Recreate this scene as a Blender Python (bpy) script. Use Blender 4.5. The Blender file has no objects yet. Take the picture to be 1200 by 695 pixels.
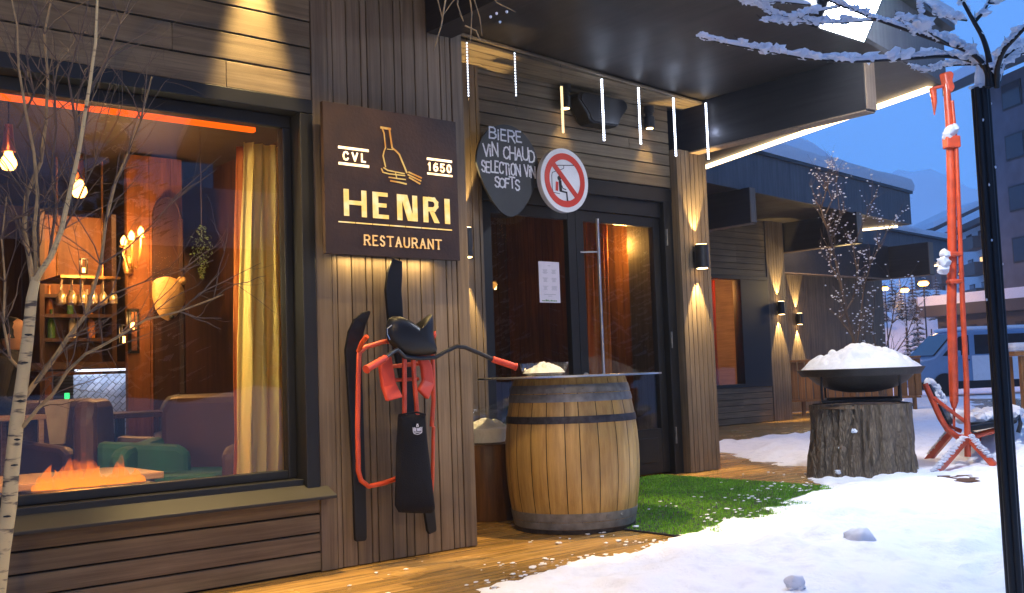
import bpy, bmesh, math, random
import numpy as np
from mathutils import Vector, Matrix, noise, Quaternion
R=math.radians
HAZE=0.0012
random.seed(7)
C=bpy.context.scene.collection
# ------------------------------------------------------------------ camera
F_PX=1220.0; CX,CY=600.0,347.5; CAM_H=0.96
roll=math.atan(0.0355); pitch=R(4.2538); yaw=R(50.0)
f0=Vector((math.cos(yaw),math.sin(yaw),0)); r0=Vector((math.sin(yaw),-math.cos(yaw),0)); z0=Vector((0,0,1))
FW=math.cos(pitch)*f0+math.sin(pitch)*z0; UP0=-math.sin(pitch)*f0+math.cos(pitch)*z0
RT=math.cos(roll)*r0-math.sin(roll)*UP0; UP=math.sin(roll)*r0+math.cos(roll)*UP0
CAM=Vector((0,0,CAM_H))
cd=bpy.data.cameras.new('camera'); co=bpy.data.objects.new('camera',cd); C.objects.link(co)
m=Matrix((RT,UP,-FW)).transposed().to_4x4(); m.translation=CAM; co.matrix_world=m
cd.sensor_width=36; cd.lens=36*F_PX/1200; cd.clip_start=0.05; cd.clip_end=900
bpy.context.scene.camera=co
# ------------------------------------------------------------------ dusk light
SUN_EL=R(-2.5); SUN_ROT=R(250)
sc=bpy.context.scene
w=bpy.data.worlds.new('World'); sc.world=w; w.use_nodes=True
nt=w.node_tree; nt.nodes.clear()
sky=nt.nodes.new('ShaderNodeTexSky'); sky.sky_type='NISHITA'; sky.sun_disc=False
sky.sun_elevation=R(4); sky.sun_rotation=SUN_ROT; sky.air_density=1.6; sky.dust_density=1.5; sky.ozone_density=4.0
mixc=nt.nodes.new('ShaderNodeMix'); mixc.data_type='RGBA'; mixc.blend_type='MIX'; mixc.inputs[0].default_value=0.75
mixc.inputs[7].default_value=(1.35,4.0,11.0,1)
nt.links.new(sky.outputs[0],mixc.inputs[6])
bg=nt.nodes.new('ShaderNodeBackground'); bg.inputs[1].default_value=0.10
nt.links.new(mixc.outputs[2],bg.inputs[0])
wo=nt.nodes.new('ShaderNodeOutputWorld'); nt.links.new(bg.outputs[0],wo.inputs[0])
sd=bpy.data.lights.new('sun','SUN'); sd.energy=0.12; sd.angle=R(40); sd.color=(1.0,0.86,0.70)
so=bpy.data.objects.new('sun',sd); C.objects.link(so)
so.rotation_euler=Vector((0.35,0.75,-0.75)).to_track_quat('-Z','Y').to_euler()
sc.view_settings.view_transform='Standard'; sc.view_settings.look='None'
sc.view_settings.exposure=0.42; sc.view_settings.gamma=1.0; sc.view_settings.use_curve_mapping=False
sc.render.engine='CYCLES'
sc.cycles.max_bounces=7; sc.cycles.transparent_max_bounces=16; sc.cycles.use_denoising=True
sc.cycles.sample_clamp_indirect=4.0
# ------------------------------------------------------------------ pixel -> world helpers (measuring the photo)
def _ray(px,py): return FW*F_PX+RT*(px-CX)-UP*(py-CY)
def at(px,py,Y): d=_ray(px,py); return CAM+d*(Y/d.y)
def atx(px,py,X): d=_ray(px,py); return CAM+d*(X/d.x)
def atz(px,py,Z=0.0): d=_ray(px,py); return CAM+d*((Z-CAM_H)/d.z)
def atd(px,py,D): d=_ray(px,py); return CAM+d*(D/F_PX)
# ------------------------------------------------------------------ mesh builder
class MB:
    def __init__(s): s.v=[]; s.f=[]
    def add(s,vs,fs):
        n=len(s.v); s.v+= [tuple(v) for v in vs]; s.f+=[tuple(i+n for i in f) for f in fs]; return s
    def box(s,x0,x1,y0,y1,z0,z1,M=None):
        vs=[Vector(p) for p in ((x0,y0,z0),(x1,y0,z0),(x1,y1,z0),(x0,y1,z0),(x0,y0,z1),(x1,y0,z1),(x1,y1,z1),(x0,y1,z1))]
        if M: vs=[M@v for v in vs]
        return s.add(vs,[(3,2,1,0),(4,5,6,7),(0,1,5,4),(1,2,6,5),(2,3,7,6),(3,0,4,7)])
    def prism(s,poly,a,b,axis='y'):
        # poly 2d pts (u,v) extruded along axis from a to b ; axis y -> (u,*,v) ; z -> (u,v,*) ; x -> (*,u,v)
        def P(p,t): return (p[0],t,p[1]) if axis=='y' else ((p[0],p[1],t) if axis=='z' else (t,p[0],p[1]))
        n=len(poly); vs=[P(p,a) for p in poly]+[P(p,b) for p in poly]
        fs=[tuple(range(n)),tuple(range(2*n-1,n-1,-1))]+[(i,i+n,(i+1)%n+n,(i+1)%n) for i in range(n)]
        return s.add(vs,fs)
    def puff(s,poly,y,depth,levels=4,edge=0.5):
        # pillow shaped solid: outline in x,z, bulging both sides of plane y
        n=len(poly); cx=sum(p[0] for p in poly)/n; cz=sum(p[1] for p in poly)/n
        rings=[]
        for sgn in (-1,1):
            rr=[]
            for k in range(levels+1):
                t=k/levels; sca=1-0.92*(1-math.cos(t*math.pi/2)); d=depth*math.sin(t*math.pi/2)
                rr.append([(cx+(p[0]-cx)*sca,y+sgn*d,cz+(p[1]-cz)*sca) for p in poly])
            rings.append(rr)
        allr=rings[0][::-1]+rings[1][1:]
        vs=[v for r in allr for v in r]; fs=[]
        for k in range(len(allr)-1):
            for i in range(n):
                fs.append((k*n+i,(k+1)*n+i,(k+1)*n+(i+1)%n,k*n+(i+1)%n))
        fs.append(tuple(range(n))); L=(len(allr)-1)*n; fs.append(tuple(range(L+n-1,L-1,-1)))
        return s.add(vs,fs)
    def tube(s,pts,rad,seg=8,caps=True):
        pts=[Vector(p) for p in pts]; n=len(pts)
        if not hasattr(rad,'__len__'): rad=[rad]*n
        vs=[]; prev=None
        for i,p in enumerate(pts):
            t=(pts[min(i+1,n-1)]-pts[max(i-1,0)])
            t=t.normalized() if t.length>1e-9 else Vector((0,0,1))
            if prev is None: a=t.orthogonal().normalized()
            else:
                a=prev-t*prev.dot(t); a=a.normalized() if a.length>1e-6 else t.orthogonal().normalized()
            prev=a; b=t.cross(a)
            for k in range(seg):
                an=2*math.pi*k/seg; vs.append(p+(a*math.cos(an)+b*math.sin(an))*rad[i])
        fs=[(i*seg+k,i*seg+(k+1)%seg,(i+1)*seg+(k+1)%seg,(i+1)*seg+k) for i in range(n-1) for k in range(seg)]
        if caps: fs+= [tuple(range(seg-1,-1,-1)),tuple(range((n-1)*seg,n*seg))]
        return s.add(vs,fs)
    def lathe(s,prof,c=(0,0,0),seg=32,a0=0,a1=2*math.pi,closed=True):
        full=abs(a1-a0-2*math.pi)<1e-6; m_=seg if full else seg+1
        vs=[(c[0]+r*math.cos(a0+(a1-a0)*k/seg),c[1]+r*math.sin(a0+(a1-a0)*k/seg),c[2]+z) for r,z in prof for k in range(m_)]
        fs=[]
        for i in range(len(prof)-1):
            for k in range(seg):
                k2=(k+1)%m_ if full else k+1
                fs.append((i*m_+k,i*m_+k2,(i+1)*m_+k2,(i+1)*m_+k))
        return s.add(vs,fs)
    def blob(s,c,r,sub=1,amp=0.25,sq=(1,1,1),seed=0):
        bm=bmesh.new(); bmesh.ops.create_icosphere(bm,subdivisions=sub,radius=1)
        vs=[]
        for v in bm.verts:
            k=1+amp*noise.noise(v.co*1.7+Vector((seed*3.1,seed*1.7,c[0]*5)))*1.6
            vs.append((c[0]+v.co.x*r*k*sq[0],c[1]+v.co.y*r*k*sq[1],c[2]+v.co.z*r*k*sq[2]))
        fs=[tuple(v.index for v in f.verts) for f in bm.faces]; bm.free()
        return s.add(vs,fs)
    def build(s,name,mat,parent=None,smooth=False,local=False,bevel=0):
        me=bpy.data.meshes.new(name); me.from_pydata([tuple(v) for v in s.v],[],s.f); me.update()
        bm=bmesh.new(); bm.from_mesh(me); bmesh.ops.recalc_face_normals(bm,faces=bm.faces); bm.to_mesh(me); bm.free()
        if smooth:
            for p in me.polygons: p.use_smooth=True
        me.materials.append(mat)
        o=bpy.data.objects.new(name,me); C.objects.link(o)
        if parent:
            o.parent=parent
            if not local: o.location=-W(parent)
        if bevel:
            b=o.modifiers.new('bevel','BEVEL'); b.width=bevel; b.segments=2; b.limit_method='ANGLE'
        if smooth:
            try:
                me.set_sharp_from_angle(angle=R(40))
            except Exception: pass
        return o
def W(o):
    v=Vector((0,0,0))
    while o: v+=o.location; o=o.parent
    return v
def thing(name,label,cat,loc=(0,0,0),group=None,rz=0):
    o=bpy.data.objects.new(name,None); C.objects.link(o); o.location=loc; o.rotation_euler=(0,0,rz)
    o.empty_display_size=0.1
    return tag(o,label,cat,group)
def tag(o,label,cat,group=None):
    o['label']=label; o['category']=cat
    if group: o['group']=group
    return o
def struct(o): o['kind']='structure'; return o
def kids(o): return [x for x in C.objects if x.parent==o]
def copy_tree(o,parent=None,loc=None,rz=None,label=None):
    c=o.copy(); C.objects.link(c)
    if parent: c.parent=parent
    if loc is not None: c.location=loc
    if rz is not None: c.rotation_euler=(0,0,rz)
    if label: c['label']=label
    for ch in kids(o): copy_tree(ch,c)
    return c
# ------------------------------------------------------------------ materials
def base(name):
    m=bpy.data.materials.new(name); m.use_nodes=True; nt=m.node_tree; b=nt.nodes['Principled BSDF']; return m,nt,b
def N(nt,t,**k):
    n=nt.nodes.new(t)
    for a,v in k.items(): setattr(n,a,v)
    return n
def mat(name,col,rough=0.6,metal=0.0,var=0.15,scale=8,bump=0.0,bscale=40,spec=0.5,coat=0):
    m,nt,b=base(name); b.inputs['Roughness'].default_value=rough; b.inputs['Metallic'].default_value=metal
    b.inputs['Specular IOR Level'].default_value=spec; b.inputs['Coat Weight'].default_value=coat
    tc=N(nt,'ShaderNodeTexCoord'); nz=N(nt,'ShaderNodeTexNoise'); nz.inputs['Scale'].default_value=scale; nz.inputs['Detail'].default_value=5
    nt.links.new(tc.outputs['Object'],nz.inputs['Vector'])
    mr=N(nt,'ShaderNodeMapRange'); mr.inputs[1].default_value=0.3; mr.inputs[2].default_value=0.7; mr.inputs[3].default_value=1-var; mr.inputs[4].default_value=1+var
    nt.links.new(nz.outputs['Fac'],mr.inputs[0])
    hs=N(nt,'ShaderNodeHueSaturation'); hs.inputs['Color'].default_value=(*col,1); nt.links.new(mr.outputs[0],hs.inputs['Value'])
    nt.links.new(hs.outputs[0],b.inputs['Base Color'])
    mr2=N(nt,'ShaderNodeMapRange'); mr2.inputs[3].default_value=max(0.02,rough-0.1); mr2.inputs[4].default_value=min(1,rough+0.12); nt.links.new(nz.outputs['Fac'],mr2.inputs[0]); nt.links.new(mr2.outputs[0],b.inputs['Roughness'])
    if bump:
        n2=N(nt,'ShaderNodeTexNoise'); n2.inputs['Scale'].default_value=bscale; n2.inputs['Detail'].default_value=6
        nt.links.new(tc.outputs['Object'],n2.inputs['Vector'])
        bp=N(nt,'ShaderNodeBump'); bp.inputs['Strength'].default_value=bump; bp.inputs['Distance'].default_value=0.02
        nt.links.new(n2.outputs['Fac'],bp.inputs['Height']); nt.links.new(bp.outputs[0],b.inputs['Normal'])
    return m
def wood(name,c1,c2,axis='x',rough=0.6,isl=0.35,fine=60,long=1.5,bump=0.25,spec=0.3,streak=None):
    """planks: grain stretched along axis, each plank (mesh island) its own tone"""
    m,nt,b=base(name); b.inputs['Specular IOR Level'].default_value=spec
    tc=N(nt,'ShaderNodeTexCoord'); mp=N(nt,'ShaderNodeMapping')
    sc_={'x':(long,fine,fine),'y':(fine,long,fine),'z':(fine,fine,long)}[axis]
    mp.inputs['Scale'].default_value=sc_; nt.links.new(tc.outputs['Object'],mp.inputs['Vector'])
    geo=N(nt,'ShaderNodeNewGeometry')
    ad=N(nt,'ShaderNodeVectorMath',operation='ADD'); mu=N(nt,'ShaderNodeMath',operation='MULTIPLY'); mu.inputs[1].default_value=37
    nt.links.new(geo.outputs['Random Per Island'],mu.inputs[0]); nt.links.new(mp.outputs[0],ad.inputs[0]); nt.links.new(mu.outputs[0],ad.inputs[1])
    nz=N(nt,'ShaderNodeTexNoise'); nz.inputs['Scale'].default_value=1; nz.inputs['Detail'].default_value=7; nz.inputs['Roughness'].default_value=0.65
    nt.links.new(ad.outputs[0],nz.inputs['Vector'])
    n3=N(nt,'ShaderNodeTexNoise'); n3.inputs['Scale'].default_value=2.2; n3.inputs['Detail'].default_value=4; nt.links.new(tc.outputs['Object'],n3.inputs['Vector'])
    cr=N(nt,'ShaderNodeValToRGB'); cr.color_ramp.elements[0].position=0.33; cr.color_ramp.elements[1].position=0.68
    cr.color_ramp.elements[0].color=(*c1,1); cr.color_ramp.elements[1].color=(*c2,1)
    nt.links.new(nz.outputs['Fac'],cr.inputs[0])
    mr=N(nt,'ShaderNodeMapRange'); mr.inputs[3].default_value=1-isl; mr.inputs[4].default_value=1+isl; nt.links.new(geo.outputs['Random Per Island'],mr.inputs[0])
    mr3=N(nt,'ShaderNodeMapRange'); mr3.inputs[1].default_value=0.3; mr3.inputs[2].default_value=0.7; mr3.inputs[3].default_value=0.78; mr3.inputs[4].default_value=1.15; nt.links.new(n3.outputs['Fac'],mr3.inputs[0])
    mm=N(nt,'ShaderNodeMath',operation='MULTIPLY'); nt.links.new(mr.outputs[0],mm.inputs[0]); nt.links.new(mr3.outputs[0],mm.inputs[1])
    hs=N(nt,'ShaderNodeHueSaturation'); nt.links.new(cr.outputs[0],hs.inputs['Color']); nt.links.new(mm.outputs[0],hs.inputs['Value'])
    nt.links.new(hs.outputs[0],b.inputs['Base Color'])
    mr2=N(nt,'ShaderNodeMapRange'); mr2.inputs[3].default_value=rough-0.12; mr2.inputs[4].default_value=rough+0.15; nt.links.new(n3.outputs['Fac'],mr2.inputs[0]); nt.links.new(mr2.outputs[0],b.inputs['Roughness'])
    bp=N(nt,'ShaderNodeBump'); bp.inputs['Strength'].default_value=bump; bp.inputs['Distance'].default_value=0.004; nt.links.new(nz.outputs['Fac'],bp.inputs['Height']); nt.links.new(bp.outputs[0],b.inputs['Normal'])
    return m
def emit(name,col,strength,col2=None,scale=20):
    m=bpy.data.materials.new(name); m.use_nodes=True; nt=m.node_tree; nt.nodes.clear()
    e=N(nt,'ShaderNodeEmission'); e.inputs[0].default_value=(*col,1); e.inputs[1].default_value=strength
    o=N(nt,'ShaderNodeOutputMaterial'); nt.links.new(e.outputs[0],o.inputs[0])
    if col2:
        tc=N(nt,'ShaderNodeTexCoord'); nz=N(nt,'ShaderNodeTexNoise'); nz.inputs['Scale'].default_value=scale; nz.inputs['Detail'].default_value=2
        cr=N(nt,'ShaderNodeValToRGB'); cr.color_ramp.elements[0].position=0.4; cr.color_ramp.elements[1].position=0.6
        cr.color_ramp.elements[0].color=(*col,1); cr.color_ramp.elements[1].color=(*col2,1)
        nt.links.new(tc.outputs['Object'],nz.inputs['Vector']); nt.links.new(nz.outputs['Fac'],cr.inputs[0]); nt.links.new(cr.outputs[0],e.inputs[0])
    return m
def glassmat(name,tint=(1,1,1),refl=0.12,rough=0.0):
    m=bpy.data.materials.new(name); m.use_nodes=True; nt=m.node_tree; nt.nodes.clear()
    t=N(nt,'ShaderNodeBsdfTransparent'); t.inputs[0].default_value=(*tint,1)
    g=N(nt,'ShaderNodeBsdfGlossy'); g.inputs['Roughness'].default_value=rough; g.inputs[0].default_value=(1,1,1,1)
    lw=N(nt,'ShaderNodeLayerWeight'); lw.inputs[0].default_value=0.5; fr=N(nt,'ShaderNodeMath',operation='POWER'); fr.inputs[1].default_value=5.0; nt.links.new(lw.outputs['Facing'],fr.inputs[0])
    mr=N(nt,'ShaderNodeMapRange'); mr.inputs[1].default_value=0; mr.inputs[2].default_value=1; mr.inputs[3].default_value=refl; mr.inputs[4].default_value=1
    nt.links.new(fr.outputs[0],mr.inputs[0])
    mx=N(nt,'ShaderNodeMixShader'); nt.links.new(mr.outputs[0],mx.inputs[0]); nt.links.new(t.outputs[0],mx.inputs[1]); nt.links.new(g.outputs[0],mx.inputs[2])
    o=N(nt,'ShaderNodeOutputMaterial'); nt.links.new(mx.outputs[0],o.inputs[0]); return m
def snowmat(name,bump=0.5,sc1=9,sc2=60):
    m,nt,b=base(name); b.inputs['Base Color'].default_value=(0.80,0.81,0.83,1); b.inputs['Roughness'].default_value=0.75
    b.inputs['Specular IOR Level'].default_value=0.25
    tc=N(nt,'ShaderNodeTexCoord')
    n1=N(nt,'ShaderNodeTexNoise'); n1.inputs['Scale'].default_value=sc1; n1.inputs['Detail'].default_value=6; n1.inputs['Roughness'].default_value=0.6
    n2=N(nt,'ShaderNodeTexNoise'); n2.inputs['Scale'].default_value=sc2; n2.inputs['Detail'].default_value=4
    for n in (n1,n2): nt.links.new(tc.outputs['Object'],n.inputs['Vector'])
    a=N(nt,'ShaderNodeMath',operation='MULTIPLY_ADD'); a.inputs[1].default_value=0.25; nt.links.new(n2.outputs['Fac'],a.inputs[0]); nt.links.new(n1.outputs['Fac'],a.inputs[2])
    bp=N(nt,'ShaderNodeBump'); bp.inputs['Strength'].default_value=bump; bp.inputs['Distance'].default_value=0.03; nt.links.new(a.outputs[0],bp.inputs['Height']); nt.links.new(bp.outputs[0],b.inputs['Normal'])
    cr=N(nt,'ShaderNodeValToRGB'); cr.color_ramp.elements[0].position=0.25; cr.color_ramp.elements[1].position=0.5
    cr.color_ramp.elements[0].color=(0.70,0.71,0.74,1); cr.color_ramp.elements[1].color=(0.83,0.84,0.86,1)
    nt.links.new(n1.outputs['Fac'],cr.inputs[0]); nt.links.new(cr.outputs[0],b.inputs['Base Color'])
    return m
M={}
M['board_v']=wood('weathered larch upright',(0.095,0.068,0.043),(0.18,0.136,0.090),'z',isl=0.16,fine=45)
M['board_h']=wood('weathered larch level',(0.10,0.072,0.042),(0.195,0.147,0.088),'x',isl=0.14,fine=45)
M['board_y']=wood('weathered larch deep',(0.13,0.10,0.075),(0.22,0.17,0.13),'y',isl=0.14,fine=45)
M['deck']=wood('larch decking',(0.20,0.11,0.028),(0.48,0.28,0.08),'x',rough=0.22,isl=0.2,fine=35,spec=0.5,bump=0.3)
M['backing']=mat('black membrane',(0.012,0.011,0.010),0.9)
M['frame']=mat('charcoal frame paint',(0.010,0.0105,0.011),0.42,var=0.12,scale=3,spec=0.35)
M['sill']=mat('slate grey sill',(0.010,0.009,0.008),0.6,var=0.25,scale=6)
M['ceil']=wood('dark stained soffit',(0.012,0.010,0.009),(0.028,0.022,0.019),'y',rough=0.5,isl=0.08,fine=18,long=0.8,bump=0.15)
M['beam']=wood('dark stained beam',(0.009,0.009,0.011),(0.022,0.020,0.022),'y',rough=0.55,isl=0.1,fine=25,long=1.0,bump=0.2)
M['fascia']=wood('grey fascia boards',(0.055,0.057,0.06),(0.10,0.10,0.105),'z',rough=0.6,isl=0.08,fine=22,bump=0.2)
M['beamend']=wood('larch beam end',(0.15,0.105,0.07),(0.25,0.18,0.12),'z',isl=0.1)
M['snow']=snowmat('packed snow'); M['snowsoft']=snowmat('soft snow',0.14,25,120)
_n=M['snowsoft'].node_tree; _tl=N(_n,'ShaderNodeBsdfTranslucent'); _tl.inputs[0].default_value=(0.85,0.87,0.92,1); _mx=N(_n,'ShaderNodeMixShader'); _mx.inputs[0].default_value=0.35
_n.links.new(_n.nodes['Principled BSDF'].outputs[0],_mx.inputs[1]); _n.links.new(_tl.outputs[0],_mx.inputs[2]); _n.links.new(_mx.outputs[0],_n.nodes['Material Output'].inputs[0])
M['black']=mat('satin black',(0.006,0.006,0.0065),0.42,var=0.1,spec=0.3)
M['blackmetal']=mat('black powder coat',(0.008,0.008,0.009),0.42,var=0.25,scale=14,bump=0.05,bscale=200)
M['iron']=mat('rough black iron',(0.025,0.022,0.02),0.55,0.3,var=0.4,scale=9,bump=0.25,bscale=60)
M['red']=mat('scuffed red enamel',(0.50,0.055,0.010),0.38,var=0.22,scale=12,bump=0.06,bscale=90,coat=0.2)
M['redgrip']=mat('orange red rubber',(0.52,0.045,0.015),0.6,var=0.1)
M['steel']=mat('brushed steel',(0.55,0.54,0.52),0.3,1.0,var=0.12)
M['galv']=mat('galvanised hoop',(0.20,0.205,0.20),0.5,0.5,var=0.3,scale=20)
M['hoopdark']=mat('blackened hoop',(0.05,0.045,0.045),0.5,0.6,var=0.5,scale=25)
M['warm']=emit('warm lamp',(1.0,0.62,0.25),18)
M['bulb']=emit('filament bulb',(1.0,0.42,0.08),12)
M['orangestrip']=emit('orange strip light',(1.0,0.11,0.004),1.25)
M['ledwarm']=emit('warm strip light',(1.0,0.72,0.40),4.5)
M['ledwhite']=emit('white led',(0.72,0.80,1.0),9)
M['flood']=emit('cold flood',(0.85,0.92,1.0),60)
M['gold']=emit('lit brass letters',(1.0,0.60,0.17),1.0,(0.95,0.72,0.36),14)
M['goldfaint']=emit('dim amber engraving',(0.70,0.28,0.06),0.8)
M['goldbright']=emit('bright amber letters',(1.0,0.62,0.26),2.2,(1.0,0.78,0.5),30)
M['goldrest']=emit('amber serif letters',(0.85,0.42,0.12),0.95,(0.9,0.55,0.25),30)
M['goldfaint2']=emit('amber engraving',(0.75,0.30,0.07),0.7,(0.95,0.62,0.2),12)
M['glass']=glassmat('window glass',(0.95,0.96,0.95),0.026)
M['clear']=glassmat('clear acrylic',(0.96,0.97,0.97),0.05)
# ------------------------------------------------------------------ ground, street and snow
def fbm(x,y,s,o=4): 
    v=0;a=1
    for k in range(o): v+=a*noise.noise(Vector((x*s,y*s,k*7.3))); a*=.5; s*=2
    return v
def g2(px): 
    p=atz(*px); return (p.x,p.y)
# bare areas read on the deck: near decking + turf mat, and the far terrace
BARE_A=[g2(p) for p in [(300,760),(430,730),(560,697),(640,668),(700,650),(755,640),(800,628),(850,612),(900,592),(940,580),(962,571),(950,560),(948,548),(910,545),(870,536),(843,530)]]+[(8.6,7.2),(6,8),(2,8),(-2,5)]
BARE_B=[g2(p) for p in [(843,519),(880,514),(940,509),(960,500),(1010,500),(1060,496)]]+[(20,14),(9,14),(9,9)]
def sdist(P,X,Y):
    P=np.array(P); n=len(P); d=np.full(X.shape,1e9); inside=np.zeros(X.shape,bool)
    for i in range(n):
        a=P[i]; b=P[(i+1)%n]; e=b-a; wx=X-a[0]; wy=Y-a[1]
        t=np.clip((wx*e[0]+wy*e[1])/(e@e+1e-12),0,1); dx=wx-t*e[0]; dy=wy-t*e[1]
        d=np.minimum(d,np.hypot(dx,dy))
        c=((a[1]<=Y)!=(b[1]<=Y)); xi=a[0]+(Y-a[1])*e[0]/(e[1] if abs(e[1])>1e-12 else 1e-12); inside^=(c&(X<xi))
    return np.where(inside,-d,d)
def gridmesh(xs,ys,fn,name,mt,drop=None):
    X,Y=np.meshgrid(xs,ys); Z=fn(X,Y); nx=len(xs); ny=len(ys)
    vs=np.stack([X.ravel(),Y.ravel(),Z.ravel()],1)
    i,j=np.meshgrid(np.arange(nx-1),np.arange(ny-1)); a=(j*nx+i).ravel()
    q=np.stack([a,a+1,a+nx+1,a+nx],1)
    if drop is not None:
        dm=drop(X,Y,Z).ravel(); keep=~(dm[q].all(1)); q=q[keep]
    me=bpy.data.meshes.new(name); me.from_pydata(vs.tolist(),[],q.tolist()); me.update()
    for p in me.polygons: p.use_smooth=True
    me.materials.append(mt); o=bpy.data.objects.new(name,me); C.objects.link(o); return o
vf=np.vectorize(lambda x,y,s,o: fbm(x,y,s,int(o)))
FEET=[]; _r=random.Random(9)
for (ax_,ay_,bx_,by_,n_) in ((3.4,1.9,9.5,3.6,15),(4.9,3.7,8.9,2.2,10),(8.6,3.6,13,7.5,12)):
    an_=math.atan2(by_-ay_,bx_-ax_)
    for k_ in range(n_):
        t_=k_/(n_-1); sd_=(1 if k_%2 else -1)*.11; FEET.append((ax_+(bx_-ax_)*t_-math.sin(an_)*sd_+_r.uniform(-.06,.06),ay_+(by_-ay_)*t_+math.cos(an_)*sd_+_r.uniform(-.06,.06),an_+_r.uniform(-.25,.25)))
def snow_h(X,Y):
    dA=sdist(BARE_A,X,Y); dB=sdist(BARE_B,X,Y); d=np.minimum(dA,dB)
    n1=vf(X,Y,2.6,4); n2=vf(X+9,Y,11,3)
    dd=d+0.13*n1+0.075*n2+0.03*vf(X,Y+5,27,2)
    t=np.where(dd>0,np.clip(dd/0.95,0,1),np.clip(dd/0.42,-1,0))
    h=np.where(dd>0,0.07*np.sin(t*math.pi/2),-0.03+0.12*t)
    h=h+0.028*n1*np.clip(dd*3,0,1)+0.010*n2*np.clip(dd*5,0,1)
    for fx_,fy_,fa_ in FEET:
        ca,sa=math.cos(fa_),math.sin(fa_); uu=((X-fx_)*ca+(Y-fy_)*sa)/.15; vv=(-(X-fx_)*sa+(Y-fy_)*ca)/.062
        q=uu**4+vv**4; h=h-0.030*np.exp(-q*1.2)*np.clip(dd*4,0,1)+0.010*np.exp(-((np.sqrt(uu**2+vv**2)-1.35)/.3)**2)*np.clip(dd*4,0,1)
    # snow slides off the deck edge to the lower street
    edge=Y-(3.15+0.10*(X-6))+0.12*vf(X,Y,0.9,2)
    low=np.clip(-edge/1.1,0,1); low=low*low*(3-2*low)
    low2=np.clip((X-8.3)/1.4,0,1)*np.clip(-(Y-(0.55*X-0.2))/1.3,0,1); low2=low2*low2*(3-2*low2)
    h=h-0.07*low-0.10*low2
    h=h+0.03*vf(X,Y,0.7,3)*np.clip(dd,0,1)
    h=h+0.045*np.clip(dd*2,0,1)*np.maximum(0,vf(X+31,Y-7,3.4,3)-0.15)-0.035*np.clip(dd*3,0,1)*np.maximum(0,vf(X-11,Y+17,4.6,2)-0.25)
    return h
xs=np.concatenate([np.arange(0.5,9.5,0.04),np.arange(9.5,24,0.12)]); ys=np.concatenate([np.arange(-3,1.5,0.12),np.arange(1.5,7.2,0.04),np.arange(7.2,13,0.12)])
snow=gridmesh(xs,ys,snow_h,'snow',M['snow'],drop=lambda X,Y,Z:(Z<-0.026)&(np.minimum(sdist(BARE_A,X,Y),sdist(BARE_B,X,Y))<-0.1))
struct(snow)
def far_h(X,Y):
    r=np.hypot(X-6,Y-4)
    inside=((X>0.6)&(X<23.8)&(Y>-2.9)&(Y<12.8))|((Y>3.3)&(X<24))
    h=-0.13+0.12*vf(X,Y,0.12,3)*np.clip((r-20)/20,0,1)
    h=h+5.2*np.exp(-(((X-62)/13)**2+((Y-36)/11)**2)**1.6)*(1+.25*vf(X,Y,.12,3))
    # banks across the street and the valley side
    h=h+1.3*np.exp(-((Y+7.0)/1.8)**2)*(0.8+0.4*vf(X,Y,0.4,2))*(X<40)*np.clip((X+30)/10,0,1)
    h=h+np.clip(r-110,0,400)*0.22+np.clip(r-110,0,200)*0.12*vf(X,Y,0.02,4)
    h=np.where(inside,-0.25,h); return h
gx=np.unique(np.concatenate([np.linspace(-270,-40,24),np.linspace(-40,60,90),np.linspace(60,270,40)]))
ground=gridmesh(gx,gx,far_h,'ground',M['snow']); struct(ground)
# terrace decking
mb=MB(); y=2.9
while y<12.4:
    x=-3.0+random.random()*1.5
    xa=-3.0
    while x<24:
        x1=x+random.uniform(2.2,4.0); 
        mb.box(xa,min(x1,24)-0.003,y,y+0.134,-0.03,0.0); xa=x1; x=x1
    y+=0.142
deck=struct(mb.build('deck',M['deck'],bevel=0.003))
mb=MB(); mb.box(-3,24,2.9,12.5,-0.2,-0.034); struct(mb.build('deck_base',M['backing']))
# turf mat in front of the door
tm,ntt,bb=base('artificial turf'); bb.inputs['Roughness'].default_value=0.7
tc=N(ntt,'ShaderNodeTexCoord'); nz=N(ntt,'ShaderNodeTexNoise'); nz.inputs['Scale'].default_value=140; nz.inputs['Detail'].default_value=3
n2_=N(ntt,'ShaderNodeTexNoise'); n2_.inputs['Scale'].default_value=3.0; n2_.inputs['Detail'].default_value=4
ntt.links.new(tc.outputs['Object'],nz.inputs['Vector']); ntt.links.new(tc.outputs['Object'],n2_.inputs['Vector'])
ax=N(ntt,'ShaderNodeMath',operation='MULTIPLY_ADD'); ax.inputs[1].default_value=0.6; ntt.links.new(n2_.outputs['Fac'],ax.inputs[0]); ntt.links.new(nz.outputs['Fac'],ax.inputs[2])
cr=N(ntt,'ShaderNodeValToRGB'); cr.color_ramp.elements[0].position=0.55; cr.color_ramp.elements[1].position=1.0
cr.color_ramp.elements[0].color=(0.05,0.22,0.006,1); cr.color_ramp.elements[1].color=(0.24,0.56,0.02,1)
ntt.links.new(ax.outputs[0],cr.inputs[0]); ntt.links.new(cr.outputs[0],bb.inputs['Base Color'])
mb=MB(); mb.box(4.55,7.08,3.9,6.42,0.001,0.010)
mat_o=thing('turf_mat','green artificial turf mat dusted with snow in front of the entrance door','mat',(5.8,5.2,0))
mb.build('backing',M['backing'],mat_o)
gb=MB()
rg=random.Random(5)
for k in range(42000):
    x=rg.uniform(4.56,7.07); yy=rg.uniform(3.91,6.41); a=rg.uniform(0,6.28); h=rg.uniform(0.010,0.018); wd=0.0035
    dx,dy=math.cos(a)*wd,math.sin(a)*wd; lx,ly=rg.uniform(-.006,.006),rg.uniform(-.006,.006)
    gb.add([(x-dx,yy-dy,0.009),(x+dx,yy+dy,0.009),(x+lx,yy+ly,0.009+h)],[(0,1,2)])
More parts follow.
